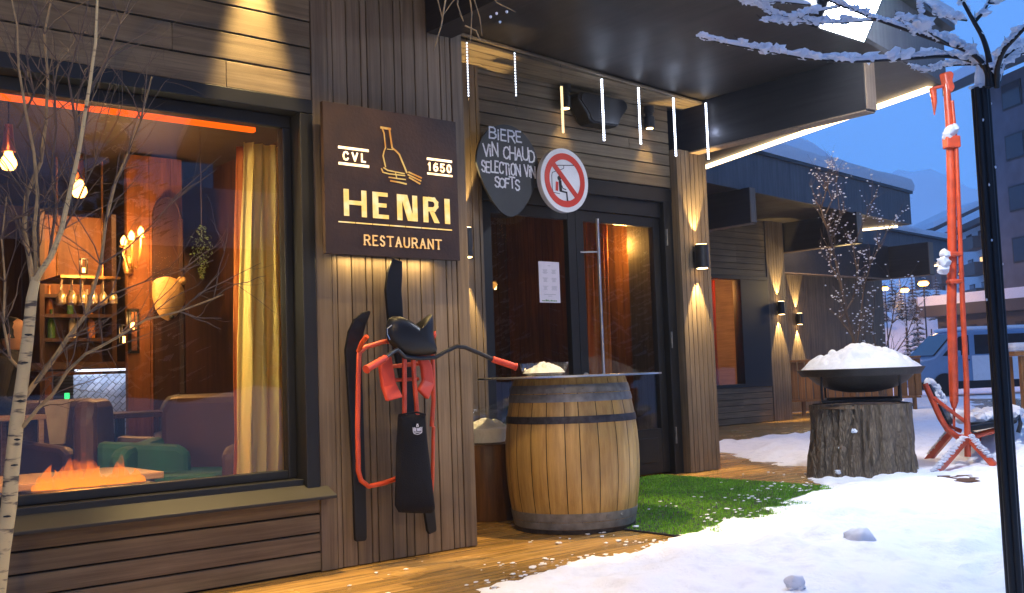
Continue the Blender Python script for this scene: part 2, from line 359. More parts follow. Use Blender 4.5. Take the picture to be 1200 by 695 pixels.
me=bpy.data.meshes.new('pile'); me.from_pydata(gb.v,[],gb.f); me.materials.append(tm); o=bpy.data.objects.new('pile',me); C.objects.link(o); o.parent=mat_o; o.location=-W(mat_o); o['kind']='stuff'
# snow crumbs kicked over deck and mat
cb=MB(); rg=random.Random(11)
cnt=0
BA=np.array(BARE_A)
while cnt<260:
    x=rg.uniform(2.2,7.8); yy=rg.uniform(3.2,5.9)
    d=float(sdist(BARE_A,np.array([x]),np.array([yy]))[0])
    if -0.75<d<0.1 and rg.random()<math.exp(d*4.5)+0.02 and fbm(x,yy,1.3,2)>-0.1:
        r=rg.uniform(0.003,0.012)*(1.5 if rg.random()<.08 else 1); cb.blob((x,yy,0.004+r*0.3+(0.012 if 4.5<x<7.1 and yy>3.9 else 0)),r,1,0.4,(1.5,1.2,0.4),cnt); cnt+=1
o=cb.build('snow_crumbs',M['snowsoft'],smooth=True); o['kind']='stuff'; tag(o,'loose white snow crumbs scattered over the turf and deck boards','snow crumbs')
def snowball(px,r,label,d=0):
    p=atz(px[0],px[1],0.05); mb=MB(); mb.blob((p.x,p.y,p.z+r*0.45),r,3,0.22,(1,1,0.8),r*10)
    for k in range(5): mb.blob((p.x+random.uniform(-1,1)*r*1.3,p.y+random.uniform(-1,1)*r,p.z+0.0),r*random.uniform(.2,.4),2,0.3,(1,1,.6),k)
    tag(mb.build('snow_lump',M['snowsoft'],smooth=True),label,'snow lump','lumps of snow in the foreground')
snowball((1007,640),0.075,'larger rounded snow lump lying on the smooth foreground snow')
snowball((932,688),0.040,'small snow lump at the bottom edge of the foreground snow')
# ------------------------------------------------------------------ restaurant building
bld=thing('restaurant_building','grey timber clad restaurant with lit windows, dark beams and deep flat roofs','building',(3,6,0))
def part(mb,name,mt,par=None,**k): return mb.build(name,mt,par or bld,**k)
Y1=4.72
def vboards(mb,x0,x1,y,z0,z1,w=0.074,gap=0.007,t=0.022,pat=None):
    x=x0; i=0
    while x<x1-0.01:
        ww=w if not pat else pat[i%len(pat)]
        xe=min(x+ww-gap,x1); mb.box(x,xe,y,y+t,z0,z1); x+=ww; i+=1
def hboards(mb,x0,x1,y,z0,z1,h=0.14,gap=0.009,t=0.022,tilt=0.0,joints=True,seed=1):
    z=z0; rg=random.Random(seed)
    while z<z1-0.01:
        ze=min(z+h-gap,z1); xa=x0
        while xa<x1-0.02:
            xb=min(x1,xa+(rg.uniform(2.2,4.5) if joints else 99))
            mb.box(xa,xb-(0.002 if xb<x1 else 0),y,y+t,z,ze); xa=xb
        z+=h
WX0,WX1=-2.6,2.64      # window opening
mb=MB(); hboards(mb,-3.0,2.646,Y1,0.012,0.392,0.095,seed=3); part(mb,'apron_boards',M['board_h'],bevel=0.003)
mb=MB(); hboards(mb,-3.0,2.646,Y1,2.415,4.4,0.14,seed=4); part(mb,'upper_boards',M['board_h'],bevel=0.003)
mb=MB(); mb.box(2.65,2.742,Y1-0.006,Y1+0.02,0.005,4.4); mb.box(2.747,2.775,Y1,Y1+0.02,0.005,4.4)
vboards(mb,2.78,3.52,Y1,0.005,4.4,0.0745,pat=[0.088,0.088,0.04,0.088,0.088,0.05,0.088]); mb.box(3.522,3.555,Y1,Y1+.02,0.005,4.4); mb.box(3.56,3.64,Y1-0.004,Y1+0.02,0.005,4.4)
part(mb,'panel_boards',M['board_v'],bevel=0.003)
mb=MB(); mb.box(-3,3.63,Y1+0.024,Y1+0.05,0.0,0.40); mb.box(-3,3.63,Y1+0.024,Y1+0.05,2.42,4.4); mb.box(2.72,3.63,Y1+0.024,Y1+0.05,0.401,2.419); part(mb,'membrane',M['backing'])
mb=MB(); mb.box(3.60,3.64,Y1+0.051,6.36,0.005,4.4); 
part(mb,'return_wall',M['board_y'])
# window reveal, frame, sill, glass
wn=MB(); wn.box(-2.7,2.646,Y1-0.012,Y1+0.18,2.34,2.412); wn.box(2.572,2.646,Y1-0.012,Y1+0.18,0.415,2.338)
wn.box(-2.7,2.571,Y1+0.02,Y1+0.18,0.415,0.47)
win=part(wn,'window',M['frame'],bevel=0.004)
mb=MB(); mb.box(-2.7,2.57,Y1+0.09,Y1+0.15,2.275,2.338); mb.box(2.526,2.571,Y1+0.09,Y1+0.15,0.472,2.274); mb.box(-2.7,2.525,Y1+0.09,Y1+0.15,0.472,0.515)
mb.build('frame',M['frame'],win,bevel=0.004)
mb=MB(); mb.prism([(Y1-0.10,0.372),(Y1-0.10,0.388),(Y1+0.085,0.468),(Y1+0.085,0.40),(Y1,0.395)],-2.9,2.69,'x'); mb.build('sill',M['sill'],win,bevel=0.003)
mb=MB(); mb.box(-2.7,2.525,Y1+0.118,Y1+0.124,0.516,2.274); mb.build('pane',M['glass'],win)
# entrance recess
YE=6.40
mb=MB(); hboards(mb,4.6,7.35,YE,2.64,3.46,0.105,seed=9); part(mb,'entrance_boards',M['board_h'],bevel=0.002)
mb=MB(); vboards(mb,4.55,5.04,YE-0.07,0.005,3.46,0.066); part(mb,'left_column',M['board_v'],bevel=0.002)
mb=MB(); vboards(mb,7.37,7.79,YE-0.07,0.005,3.0,0.062); 
mb.box(7.365,7.369,YE-.05,YE+0.6,0.005,3.0); part(mb,'right_column',M['board_v'],bevel=0.002)
mb=MB(); mb.box(7.372,7.785,YE-0.046,YE+0.5,0.0,2.995); mb.box(4.0,5.03,YE-0.044,YE+0.1,0,3.44); mb.box(5.04,7.36,YE+0.024,YE+0.1,2.62,3.46); mb.box(3.64,4.6,YE-.02,YE+.02,0,3.44); part(mb,'entrance_lining',M['backing'])
YD=6.50
dr=MB()
dr.box(5.045,5.14,YD-0.05,YD+0.08,0,2.6); dr.box(7.25,7.364,YD-0.09,YD+0.08,0,2.6); dr.box(5.141,7.249,YD-0.05,YD+0.08,2.36,2.62)
dr.box(5.0405,7.366,YD-0.093,YD+0.02,2.50,2.625)
part(dr,'door_frame',M['frame'],bevel=0.004)
def leaf(x0,x1,zt=2.355,zb=0.02,rail=0.09,low=0.42,hinge=False):
    m1=MB(); m1.box(x0,x0+rail,YD-0.03,YD+0.03,zb,zt); m1.box(x1-rail,x1,YD-0.03,YD+0.03,zb,zt); m1.box(x0+rail,x1-rail,YD-0.028,YD+0.028,zt-rail,zt); m1.box(x0+rail,x1-rail,YD-0.028,YD+0.028,zb,low)
    m1.box(x0+rail+.06,x1-rail-.06,YD-0.036,YD-0.029,zb+.1,low-.08)
    d=part(m1,'door',M['frame'],bevel=0.003)
    g=MB(); g.box(x0+rail+.001,x1-rail-.001,YD-0.004,YD+0.004,low+.001,zt-rail-.001); g.build('pane',M['glass'],d)
    return d
d1=leaf(5.145,6.17); d2=leaf(6.175,7.245)
mb=MB(); p=at(691,245,YD-0.10); mb.tube([(6.36,YD-0.11,0.30),(6.36,YD-0.11,2.28)],0.014,12)
for z in (0.55,1.99): mb.tube([(6.36,YD-0.11,z),(6.22,YD-0.03,z)],0.008,8)
mb.build('handle',M['steel'],d2,smooth=True)
mb=MB(); mb.lathe([(0,0),(0.03,0),(0.03,0.012),(0,0.012)],(0,0,0),20); mb.v=[(6.222+v[0],YD-0.03-v[2],0.92+v[1]) for v in mb.v]; mb.build('lock',M['steel'],d2)
for z in (0.35,1.22,2.17):
    mb=MB(); mb.box(7.262,7.274,YD-0.105,YD-0.09,z-0.075,z+0.075); mb.build('hinge',M['galv'],d2)
# side and second bay
mb=MB(); mb.box(7.60,7.64,YE+0.5,10.83,0,3.44); part(mb,'side_wall',M['board_y'])
Y2=10.83
mb=MB(); hboards(mb,7.65,14.0,Y2,0.012,0.6,0.1,seed=21); hboards(mb,7.65,14.0,Y2+0.0,2.47,3.44,0.105,seed=22); hboards(mb,14.0,14.80,Y2,2.47,3.44,0.105,seed=22); hboards(mb,14.0,14.80,Y2,0.012,0.6,0.1,seed=22)
part(mb,'second_bay_boards',M['board_h'])
mb=MB(); vboards(mb,14.81,15.32,Y2-0.01,0.005,3.44,0.07); part(mb,'second_bay_panel',M['board_v'])
mb=MB(); mb.box(7.65,15.3,Y2+0.024,Y2+0.06,0,0.6); mb.box(7.65,15.3,Y2+0.024,Y2+0.06,2.47,3.44); mb.box(14.8,15.3,Y2+.024,Y2+.06,0.6,2.47); part(mb,'second_bay_lining',M['backing'])
w2=MB(); w2.box(11.6,14.80,Y2-0.02,Y2+0.15,2.40,2.468); w2.box(14.05,14.8,Y2-0.02,Y2+0.15,0.602,2.399); w2.box(11.6,14.05,Y2-0.02,Y2+0.15,0.602,0.66); w2.box(11.6,11.7,Y2-0.02,Y2+0.15,0.66,2.399)
w2o=part(w2,'window',M['frame'],bevel=0.004)
mb=MB(); mb.box(11.701,14.049,Y2+0.08,Y2+0.088,0.661,2.399); mb.build('pane',M['glass'],w2o)
mb=MB(); mb.box(15.25,15.29,Y2+0.07,12.4,0,3.44); part(mb,'second_return_wall',M['board_y'])
YF=12.45
mb=MB(); vboards(mb,15.5,18.25,YF-0.06,0.005,3.44,0.07); vboards(mb,18.26,21.2,YF,0.005,3.44,0.035,gap=0.004); part(mb,'third_bay_wall',M['board_v'])
mb=MB(); mb.box(15.5,21.2,YF+0.03,YF+0.2,0,3.44); part(mb,'third_bay_lining',M['backing'])
mb=MB(); vboards(mb,21.22,21.85,YF+0.35,0.005,3.44,0.07); part(mb,'third_bay_column',M['board_v'])
# soffit strip above the entrance, ceiling, roofs
mb=MB()
import itertools
fr=[(4.57,5.84),(7.60,6.16)]
n=4
for k in range(n):
    t0=k/n; t1=(k+1)/n-0.02
    def L(t): return [(x, y+(YE-y)*t) for x,y in fr]
    a,b=L(t0); c,d=L(t1); mb.prism([(3.62,a[1]-.1*0),b,d,(3.62,c[1])],3.405,3.425,'z')
part(mb,'soffit_boards',M['board_h'])
mb=MB(); mb.tube([(3.66,5.74,3.418),(7.60,6.15,3.418)],0.014,6); part(mb,'soffit_trim',M['board_h'])
def roof(c0,c1,c2,back,z0,z1,idx):
    """c0->c1 front edge, c1->c2 end edge (plan points); back = other plan points"""
    poly=[c0,c1,c2]+back
    m1=MB(); 
    # ceiling as separate wide panels cut along the front edge direction
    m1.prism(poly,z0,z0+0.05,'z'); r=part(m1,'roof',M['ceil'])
    f=MB()
    def wall(a,b,th=0.05):
        a=Vector(a); b=Vector(b); d=(b-a).normalized(); nn=Vector((d.y,-d.x))*th
        f.prism([tuple(a),tuple(a+nn),tuple(b+nn),tuple(b)],z0-0.012,z1,'z')
    wall(c0,c1); wall(c1,c2); f.build('fascia',M['fascia'],r)
    t=MB(); d=(Vector(c1)-Vector(c0)).normalized(); nn=Vector((d.y,-d.x))
    e=(Vector(c2)-Vector(c1)).normalized(); ne=Vector((e.y,-e.x))
    a=Vector(c0)+nn*0.09; b=Vector(c1)+nn*0.09+ne*0.09; c=Vector(c2)+ne*0.09
    t.prism([tuple(a),tuple(b),tuple(c)]+back,z1,z1+0.05,'z'); t.build('coping',M['frame'],r)
    s=MB(); inn=0.0
    poly2=[tuple(a),tuple(b),tuple(c)]+back
    xs_=[p[0] for p in poly2]; ys_=[p[1] for p in poly2]
    return r,poly2
z0,z1=3.44,3.93
r1,p1=roof((-3.0,2.45),(8.98,4.56),(10.1,8.24),[(10.1,9.0),(-3,9.0)],z0,z1,1)
r2,p2=roof((9.2,8.70),(17.78,9.81),(16.9,12.6),[(16.9,13.2),(9.2,13.2)],3.44,4.0,2)
r3,p3=roof((16.5,12.1),(25.65,13.17),(27.0,16.9),[(27,18),(16.5,18)],3.40,3.95,3)
def inset(poly,d):
    n=len(poly); A_=sum(poly[i][0]*poly[(i+1)%n][1]-poly[(i+1)%n][0]*poly[i][1] for i in range(n)); sg_=1 if A_>0 else -1; out=[]
    for i in range(n):
        p0=Vector(poly[i-1]);p1=Vector(poly[i]);p2=Vector(poly[(i+1)%n]); e1=(p1-p0).normalized(); e2=(p2-p1).normalized()
        n1=Vector((-e1.y,e1.x))*sg_; n2=Vector((-e2.y,e2.x))*sg_; k=1+n1.dot(n2); out.append(p1+(n1+n2)*d/max(k,.2))
    return out
def roofsnow(poly,z,root,h=.17):
    # resample outline so that the thickness can vary along it
    P=[]; n=len(poly)
    for i in range(n):
        a=Vector(poly[i]); b=Vector(poly[(i+1)%n]); k=max(1,int((b-a).length/.35))
        for j in range(k): P.append((a.lerp(b,j/k),i,j==0))
    vs=[];fs=[];L=len(P)
    for ri,(d,hh) in enumerate(((-.015,0),(-.03,.35),(.0,.8),(.10,1.0),(.35,1.15),(1.1,1.25))):
        ins=inset(poly,d); 
        for i in range(n):
            a=ins[i]; b=ins[(i+1)%n]; k=max(1,int((Vector(poly[(i+1)%n])-Vector(poly[i])).length/.35))
            for j in range(k):
                q=a.lerp(b,j/k); wob=1+.22*noise.noise(Vector((q.x*.9,q.y*.9,3)))+.10*noise.noise(Vector((q.x*4,q.y*4,9))); vs.append((q.x+.015*noise.noise(Vector((q.x*3,q.y*3,1))),q.y,z+h*hh*wob))
    for r_ in range(5):
        for k in range(L): fs.append((r_*L+k,r_*L+(k+1)%L,(r_+1)*L+(k+1)%L,(r_+1)*L+k))
    fs.append(tuple(range(5*L,6*L)))
    m1=MB(); m1.add(vs,fs); m1.build('snow',M['snowsoft'],root,smooth=True)
roofsnow(p1,z1+0.048,r1); roofsnow(p2,4.048,r2,.25); roofsnow(p3,3.998,r3)
def mound(X,Y): return 4.07+2.0*np.exp(-(((X-19.9)/2.3)**2+((Y-13.8)/1.1)**2)**1.5)+.05*vf(X,Y,1.5,3)
o=gridmesh(np.arange(17.0,23.5,.14),np.arange(12.7,16.5,.14),mound,'snow_heap',M['snowsoft']); o.parent=r3; o.location=-W(r3)
# warm light strips under the end edges
def strip(a,b,z,n0,r):
    a=Vector((*a,z)); b=Vector((*b,z)); d=(b-a).normalized(); nn=Vector((d.y,-d.x,0))
    m1=MB(); m1.add([a,b,b-nn*0.07,a-nn*0.07,a+Vector((0,0,.03)),b+Vector((0,0,.03)),b-nn*0.07+Vector((0,0,.03)),a-nn*0.07+Vector((0,0,.03))],[(0,1,2,3),(4,5,6,7),(0,1,5,4),(1,2,6,5),(2,3,7,6),(3,0,4,7)])
    m1.build('light_strip',M['ledwarm'],r)
    L=bpy.data.lights.new('strip light','AREA'); L.shape='RECTANGLE'; L.size=(b-a).length; L.size_y=0.06; L.energy=n0; L.color=(1.0,0.66,0.34)
    o=bpy.data.objects.new('strip_lamp',L); C.objects.link(o); o.location=(a+b)/2-nn*0.10+Vector((0,0,-0.02)); ang=math.atan2(d.y,d.x); o.rotation_euler=(0,0,ang); o.parent=r; o.location-=W(r)
strip((9.0,4.64),(10.08,8.19),3.405,38,r1)
strip((17.72,10.0),(17.0,12.3),3.40,30,r2)
strip((25.70,13.3),(26.9,16.6),3.36,30,r3)
# beams
def beam(x0,x1,ya,yb,z0=2.94,z1=3.438,lin=True):
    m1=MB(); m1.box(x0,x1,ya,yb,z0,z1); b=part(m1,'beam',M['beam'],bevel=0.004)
    if not lin: return
    m1=MB(); m1.box(x0+0.006,x1-0.006,ya-0.012,ya-0.001,z0+0.006,z1-0.004); m1.box(x0+0.004,x1-0.004,ya+0.01,yb,z0-0.012,z0-0.001); m1.build('lining_board',M['beamend'],b)
beam(3.37,3.55,2.95,4.69,2.9,lin=False)
beam(7.55,7.70,4.47,YE+0.3,2.99)
beam(11.80,11.93,8.85,Y2-0.02)
beam(15.40,15.56,9.42,YF-0.1,2.93)
beam(20.55,20.75,10.95,YF,2.72,3.40)
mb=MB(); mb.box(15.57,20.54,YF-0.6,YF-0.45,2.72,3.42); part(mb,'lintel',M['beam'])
mb=MB(); mb.box(15.57,20.54,YF-0.602,YF-0.448,2.70,2.72); part(mb,'lintel_edge',M['beamend'])
# ------------------------------------------------------------------ lamps on the building
def light(kind,name,loc,energy,col,parent=None,size=0.05,spot=60,blend=0.5,aim=None):
    L=bpy.data.lights.new(name,kind); L.energy=energy; L.color=col
    if kind=='SPOT': L.spot_size=R(spot); L.spot_blend=blend; L.shadow_soft_size=size
    elif kind=='POINT': L.shadow_soft_size=size
    elif kind=='AREA': L.size=size
    o=bpy.data.objects.new(name,L); C.objects.link(o)
    if parent: o.parent=parent; loc=Vector(loc)
    o.location=loc
    if aim is not None: o.rotation_euler=Vector(aim).to_track_quat('-Z','Y').to_euler()
    return o
WARM=(1.0,0.69,0.27)
def wall_lamp(loc,label,up=16,down=16,cone=44):
    up*=5.5; down*=5.5
    t=thing('wall_lamp',label,'wall lamp',loc,'up and down lamps on the timber walls')
    m1=MB(); m1.lathe([(0.0,-0.11),(0.058,-0.11),(0.064,-0.105),(0.064,0.105),(0.058,0.11),(0.0,0.11)],(0,-0.075,0),24); m1.build('housing',M['blackmetal'],t,smooth=True,local=True)
    m1=MB(); m1.box(-0.035,0.035,-0.02,0.0,-0.05,0.05); m1.build('bracket',M['blackmetal'],t,local=True)
    for s in (-1,1):
        m1=MB(); m1.lathe([(0,s*0.112),(0.05,s*0.112),(0.05,s*0.114),(0,s*0.114)],(0,-0.075,0),20); m1.build('lens',M['warm'],t,local=True)
        light('SPOT','lamp_beam',(0,-0.062,s*0.125),up if s>0 else down,WARM,t,0.012,cone,0.35,(0,0.10,s))
    return t
wall_lamp((4.80,YE-0.07,1.97),'black lamp on the left column, half hidden behind the corner beside the sign',22,30,50)
wall_lamp((7.57,YE-0.075,1.99),'large black up and down lamp on the column right of the entrance door',22,30)
wall_lamp((15.06,Y2-0.012,1.93),'black lamp on the far pilaster just right of the second window',26,34)
wall_lamp((17.85,YF-0.062,1.86),'smaller black lamp, right neighbour of the one by the second window',26,34)
wall_lamp((21.5,YF+0.345,1.72),'farthest black lamp on the last column seen behind the snowy shrub',26,34)
# up spots under the soffit
def soffit_spot(loc,label):
    t=thing('soffit_spot',label,'spotlight',loc,'black spotlights under the soffit')
    m1=MB(); m1.lathe([(0,-0.10),(0.045,-0.10),(0.05,-0.095),(0.05,0.0),(0.036,0.01),(0.036,0.04),(0.05,0.05),(0.05,0.10),(0,0.10)],(0,-0.07,0),20); m1.build('housing',M['blackmetal'],t,smooth=True,local=True)
    m1=MB(); m1.lathe([(0,-0.102),(0.03,-0.102),(0.03,-0.104),(0,-0.104)],(0,-0.07,0),16); m1.build('lens',M['warm'],t,local=True)
    light('SPOT','spot_beam',(0,-0.07,-0.12),14,WARM,t,0.02,80,0.6,(0,-0.15,-1))
soffit_spot((5.98,YE-0.002,3.29),'left black cylinder spotlight under the soffit, next to the speaker')
soffit_spot((7.02,YE-0.002,3.25),'right black cylinder spotlight under the soffit, between two white icicle lights')
light('SPOT','soffit_wash',(4.75,5.6,2.9),9,WARM,bld and None,0.05,70,0.8,(0.1,0.3,1))
light('SPOT','soffit_wash',(7.25,6.0,3.05),4,WARM,None,0.05,70,0.8,(0.1,0.3,1))
# recessed downlights of the ceiling (above the frame), most added as warm fill
def downlight(x,y,energy,label,cone=100,z=3.425,blend=0.5,aim=(0,0,-1)):
    t=thing('ceiling_downlight',label,'downlight',(x,y,z),'recessed lights in the roof overhang')
    m1=MB(); m1.lathe([(0.055,0.012),(0.06,0.0),(0.045,0.0),(0.042,0.012)],(0,0,0),20); m1.build('ring',M['blackmetal'],t,local=True)
    m1=MB(); m1.lathe([(0,0.006),(0.042,0.006),(0.042,0.01),(0,0.01)],(0,0,0),16); m1.build('lens',M['warm'],t,local=True)
    light('SPOT','down_beam',(0,0,-0.02),energy,WARM,t,0.03,cone,blend,aim)
downlight(2.33,4.60,620,'recessed light above the big window beside the sign',33,blend=0.7,aim=(0,0.03,-1))
downlight(0.9,3.6,150,'unseen recessed light added above the left half of the big window',85,aim=(0,0.1,-1))  # added fill warming the boards under the window
downlight(2.9,3.7,130,'unseen recessed light added in front of the sign panel',85,aim=(0,0.1,-1))  # added fill for the lower boards of the sign panel
downlight(4.1,4.25,480,'unseen recessed light added above the barrel',50,aim=(0.10,0.16,-1))  # added fill aimed at the barrel
downlight(7.95,5.2,100,'recessed light added above the turf mat, hidden by the big dark beam',140)  # added warm fill over turf and snow, kept out of sight behind the beam
# cold floodlight on the roof edge
fl=thing('floodlight','dazzling white floodlight on the roof edge behind the snowy branches','floodlight',tuple(at(992,16,4.02)))
m1=MB(); m1.box(-0.30,0.30,-0.03,0.05,-0.16,0.18,Matrix.Rotation(R(30),4,'X')); m1.build('housing',M['blackmetal'],fl,local=True,bevel=0.01)
m1=MB(); m1.box(-0.28,0.28,-0.036,-0.031,-0.145,0.165,Matrix.Rotation(R(30),4,'X')); m1.build('lamp_face',M['flood'],fl,local=True)
m1=MB(); m1.tube([(-0.31,0,0),(-0.31,0.11,0.0)],0.01,6); m1.build('bracket',M['blackmetal'],fl,local=True); m1=MB(); m1.tube([(0.31,0,0),(0.31,0.2,0.0)],0.01,6); m1.build('bracket',M['blackmetal'],fl,local=True)
light('AREA','flood_beam',(0,-0.08,-0.05),95,(0.78,0.84,1.0),fl,0.3,aim=(0.1,-0.75,-0.75))
light('POINT','flood_spill',(0,-0.24,-0.06),120,(0.88,0.92,1.0),fl,0.1)
# icicle lights
def icicle(p,length,label,kind):
    t=thing('icicle_light',label,'icicle light',p,'hanging led icicle lights under the soffit')
    m1=MB(); m1.tube([(0,0,0.06),(0,0,0)],0.0025,5); m1.build('cable',M['black'],t,local=True)
    m1=MB(); m1.tube([(0,0,0),(0,0,-length)],0.011,10); m1.build('tube',M['clear'],t,local=True)
    n=int(length/0.021); m1=MB(); lit={'full':(0,1),'most':(0,.95),'thin':(0,.8),'gold':(0.0,.0)}[kind]
    for k in range(n):
        f_=k/n
        if lit[0]<=f_<lit[1]: hw=.0035 if kind=='thin' else .0062; m1.box(-hw,hw,-hw,hw,-f_*length-0.010,-f_*length)
    if kind=='gold': m1.box(-0.007,0.007,-0.007,0.007,-length,-length*0.3)
    m1.build('leds',M['ledgold'] if kind=='gold' else (M['ledwhite'] if kind!='thin' else M['ledsoft']),t,local=True)
    if kind in('full','most'): light('POINT','icicle_glow',(0,-0.03,-length/2),0.9,(0.6,0.7,1.0),t,0.02)
    return t
M['ledgold']=emit('amber led',(1.0,0.72,0.35),1.6); M['ledsoft']=emit('soft white led',(0.8,0.86,1.0),3.5)
ic=[((547,50),(548,128),'thin','leftmost icicle light, by the corner next to the sign'),((603,62),(604,127),'thin','second icicle light from the corner, above the chalkboard'),((657,78),(661,156),'gold','amber icicle light hanging in front of the left spotlight'),
((705,93),(707,166),'full','icicle light hanging in front of the speaker'),((748,103),(751,173),'most','icicle light just left of the right spotlight'),((789,115),(792,184),'full','icicle light over the right end of the soffit'),((827,121),(831,188),'full','rightmost icicle light in front of the big dark beam')]
for a,b,k,l in ic:
    p=atz(a[0],a[1],3.39); q=at(b[0],b[1],p.y); icicle(p,p.z-q.z,l,k)
# speaker
sp=thing('wall_speaker','black rounded loudspeaker mounted under the soffit above the door','speaker',(6.33,YE-0.02,3.2))
def rounded(w_top,w_bot,h,r=0.05,n=5):
    pts=[]
    cs=[(w_top/2-r,h/2-r,0),(-w_top/2+r,h/2-r,90),(-w_bot/2+r,-h/2+r,180),(w_bot/2-r,-h/2+r,270)]
    for cx_,cz_,a in cs:
        for k in range(n+1):
            an=R(a+90*k/n); pts.append((cx_+r*math.cos(an),cz_+r*math.sin(an)))
    return pts
m1=MB(); o_=rounded(0.62,0.40,0.26,0.07); m1.prism(o_,-0.16,0.0); m1.build('cabinet',M['black'],sp,local=True,bevel=0.02)
m1=MB(); m1.prism([(a*0.9,b*0.86) for a,b in o_],-0.172,-0.161); m1.build('grille',M['blackmetal'],sp,local=True)
m1=MB(); m1.box(-0.03,0.03,0.0,0.018,-0.05,0.05); m1.build('bracket',M['blackmetal'],sp,local=True)
# ------------------------------------------------------------------ stroke lettering
GL={
'A':[[(0,0),(.5,1),(1,0)],[(.2,.38),(.8,.38)]],'B':[[(0,0),(0,1),(.62,1),(.85,.85),(.85,.66),(.62,.53),(0,.53)],[(.62,.53),(.95,.38),(.95,.15),(.68,0),(0,0)]],
'C':[[(1,.8),(.8,.97),(.5,1),(.18,.9),(0,.6),(0,.38),(.18,.1),(.5,0),(.8,.04),(1,.2)]],'D':[[(0,0),(0,1),(.5,1),(.85,.85),(1,.5),(.85,.15),(.5,0),(0,0)]],
'E':[[(.9,1),(0,1),(0,0),(.95,0)],[(0,.52),(.75,.52)]],'F':[[(.9,1),(0,1),(0,0)],[(0,.52),(.7,.52)]],'H':[[(0,0),(0,1)],[(1,0),(1,1)],[(0,.5),(1,.5)]],
'I':[[(0,0),(0,1)]],'i':[[(0,0),(0,.62)],[(0,.82),(0,.9)]],'L':[[(0,1),(0,0),(.9,0)]],'N':[[(0,0),(0,1),(1,0),(1,1)]],
'O':[[(.5,1),(.15,.9),(0,.5),(.15,.1),(.5,0),(.85,.1),(1,.5),(.85,.9),(.5,1)]],'0':[[(.5,1),(.15,.9),(0,.5),(.15,.1),(.5,0),(.85,.1),(1,.5),(.85,.9),(.5,1)]],
'R':[[(0,0),(0,1),(.65,1),(.92,.86),(.92,.64),(.65,.5),(0,.5)],[(.5,.5),(1,0)]],
'S':[[(.95,.84),(.7,1),(.3,1),(.05,.85),(.08,.62),(.5,.5),(.92,.38),(.95,.15),(.7,0),(.3,0),(.02,.16)]],
'T':[[(.5,0),(.5,1)],[(0,1),(1,1)]],'U':[[(0,1),(0,.25),(.2,.03),(.5,0),(.8,.03),(1,.25),(1,1)]],'V':[[(0,1),(.5,0),(1,1)]],
'1':[[(.1,.78),(.5,1),(.5,0)]],'6':[[(.85,.95),(.45,1),(.1,.75),(0,.35),(.15,.06),(.5,0),(.85,.1),(.95,.33),(.8,.55),(.45,.6),(.08,.42)]],'5':[[(.9,1),(.15,1),(.08,.55),(.55,.62),(.9,.45),(.95,.2),(.7,0),(.3,0),(.02,.12)]],
}
WD={'I':.12,'i':.12,'E':.62,'L':.6,'F':.6,'1':.55,'C':.72,'S':.62}
def seg_ribbon(mb,pts,th,y,dep,Q):
    # each segment a thin bar (own depth layer, so crossings do not coincide)
    for k in range(len(pts)-1):
        a=Vector(pts[k]); b=Vector(pts[k+1]); d=b-a
        if d.length<1e-6: continue
        d.normalize(); n=Vector((-d.y,d.x))*th/2; e=d*th*0.42
        c=[a-e+n,a-e-n,b+e-n,b+e+n]
        off=0.00025*(MB_cnt[0]%5); MB_cnt[0]+=1
        vs=[Q(p.x,p.y,y-dep-off) for p in c]+[Q(p.x,p.y,y) for p in c]
        mb.add(vs,[(0,1,2,3),(7,6,5,4),(0,4,5,1),(1,5,6,2),(2,6,7,3),(3,7,4,0)])
MB_cnt=[0]
def text(mb,s,x0,z0,h,cw,gap,th,y,Q,dep=0.003,jit=0,serif=False,x1=None):
    """letters from x0; if x1 given they are spread to fill"""
    ws=[WD.get(c,.8)*cw if c!=' ' else cw*.45 for c in s]
    if x1 is not None:
        tot=sum(ws); gap=(x1-x0-tot)/(len(s)-1)
    x=x0; rg=random.Random(len(s)*7+3)
    for c,wd in zip(s,ws):
        if c!=' ':
            dz=rg.uniform(-jit,jit)*h; hh=h*(1+rg.uniform(-jit,jit)); sl=rg.uniform(-jit,jit)*.6
            for st in GL[c]:
                P=[(x+a*wd+sl*b*h+rg.uniform(-jit,jit)*h*.15,z0+dz+b*hh+rg.uniform(-jit,jit)*h*.15) for a,b in st]
                seg_ribbon(mb,P,th,y,dep,Q)
                if serif:
                    for (a,b) in (st[0],st[-1]):
                        if b in (0,1) and c not in 'SCOU' : seg_ribbon(mb,[(x+a*wd-th*.75,z0+b*hh),(x+a*wd+th*.75,z0+b*hh)],th*.55,y,dep,Q)
        x+=wd+gap
IDQ=lambda x,z,y:(x,y,z)
# ------------------------------------------------------------------ HENRI sign
SY=4.60
sg=thing('restaurant_sign','square dark brown metal sign with glowing cut out lettering on the upright boards','sign',(3.13,SY,2.0))
c_tl=at(378,122,SY); c_br=at(538,314,SY); sx0=c_tl.x; sx1=at(536,200,SY).x; sz0=1.60; sz1=2.385
rust=mat('oxidised brown steel',(0.034,0.015,0.008),0.55,0.2,var=0.35,scale=7,bump=0.12,bscale=50)
m1=MB(); m1.box(sx0,sx1,SY,SY+0.028,sz0,sz1); m1.build('panel',rust,sg,bevel=0.002)
for x in (sx0+.12,sx1-.12):
    for z in (sz0+.12,sz1-.12): m1=MB(); m1.tube([(x,SY+0.03,z),(x,Y1-0.001,z)],0.012,8); m1.build('standoff',M['blackmetal'],sg)
SW=sx1-sx0; SH=sz1-sz0
u=lambda a:sx0+a*SW
v=lambda b:sz1-b*SH
m1=MB(); yy=SY-0.0005
def bar(mb,u0,u1,v0,v1): mb.box(u(u0),u(u1),SY-0.0035,yy,v(v1),v(v0))
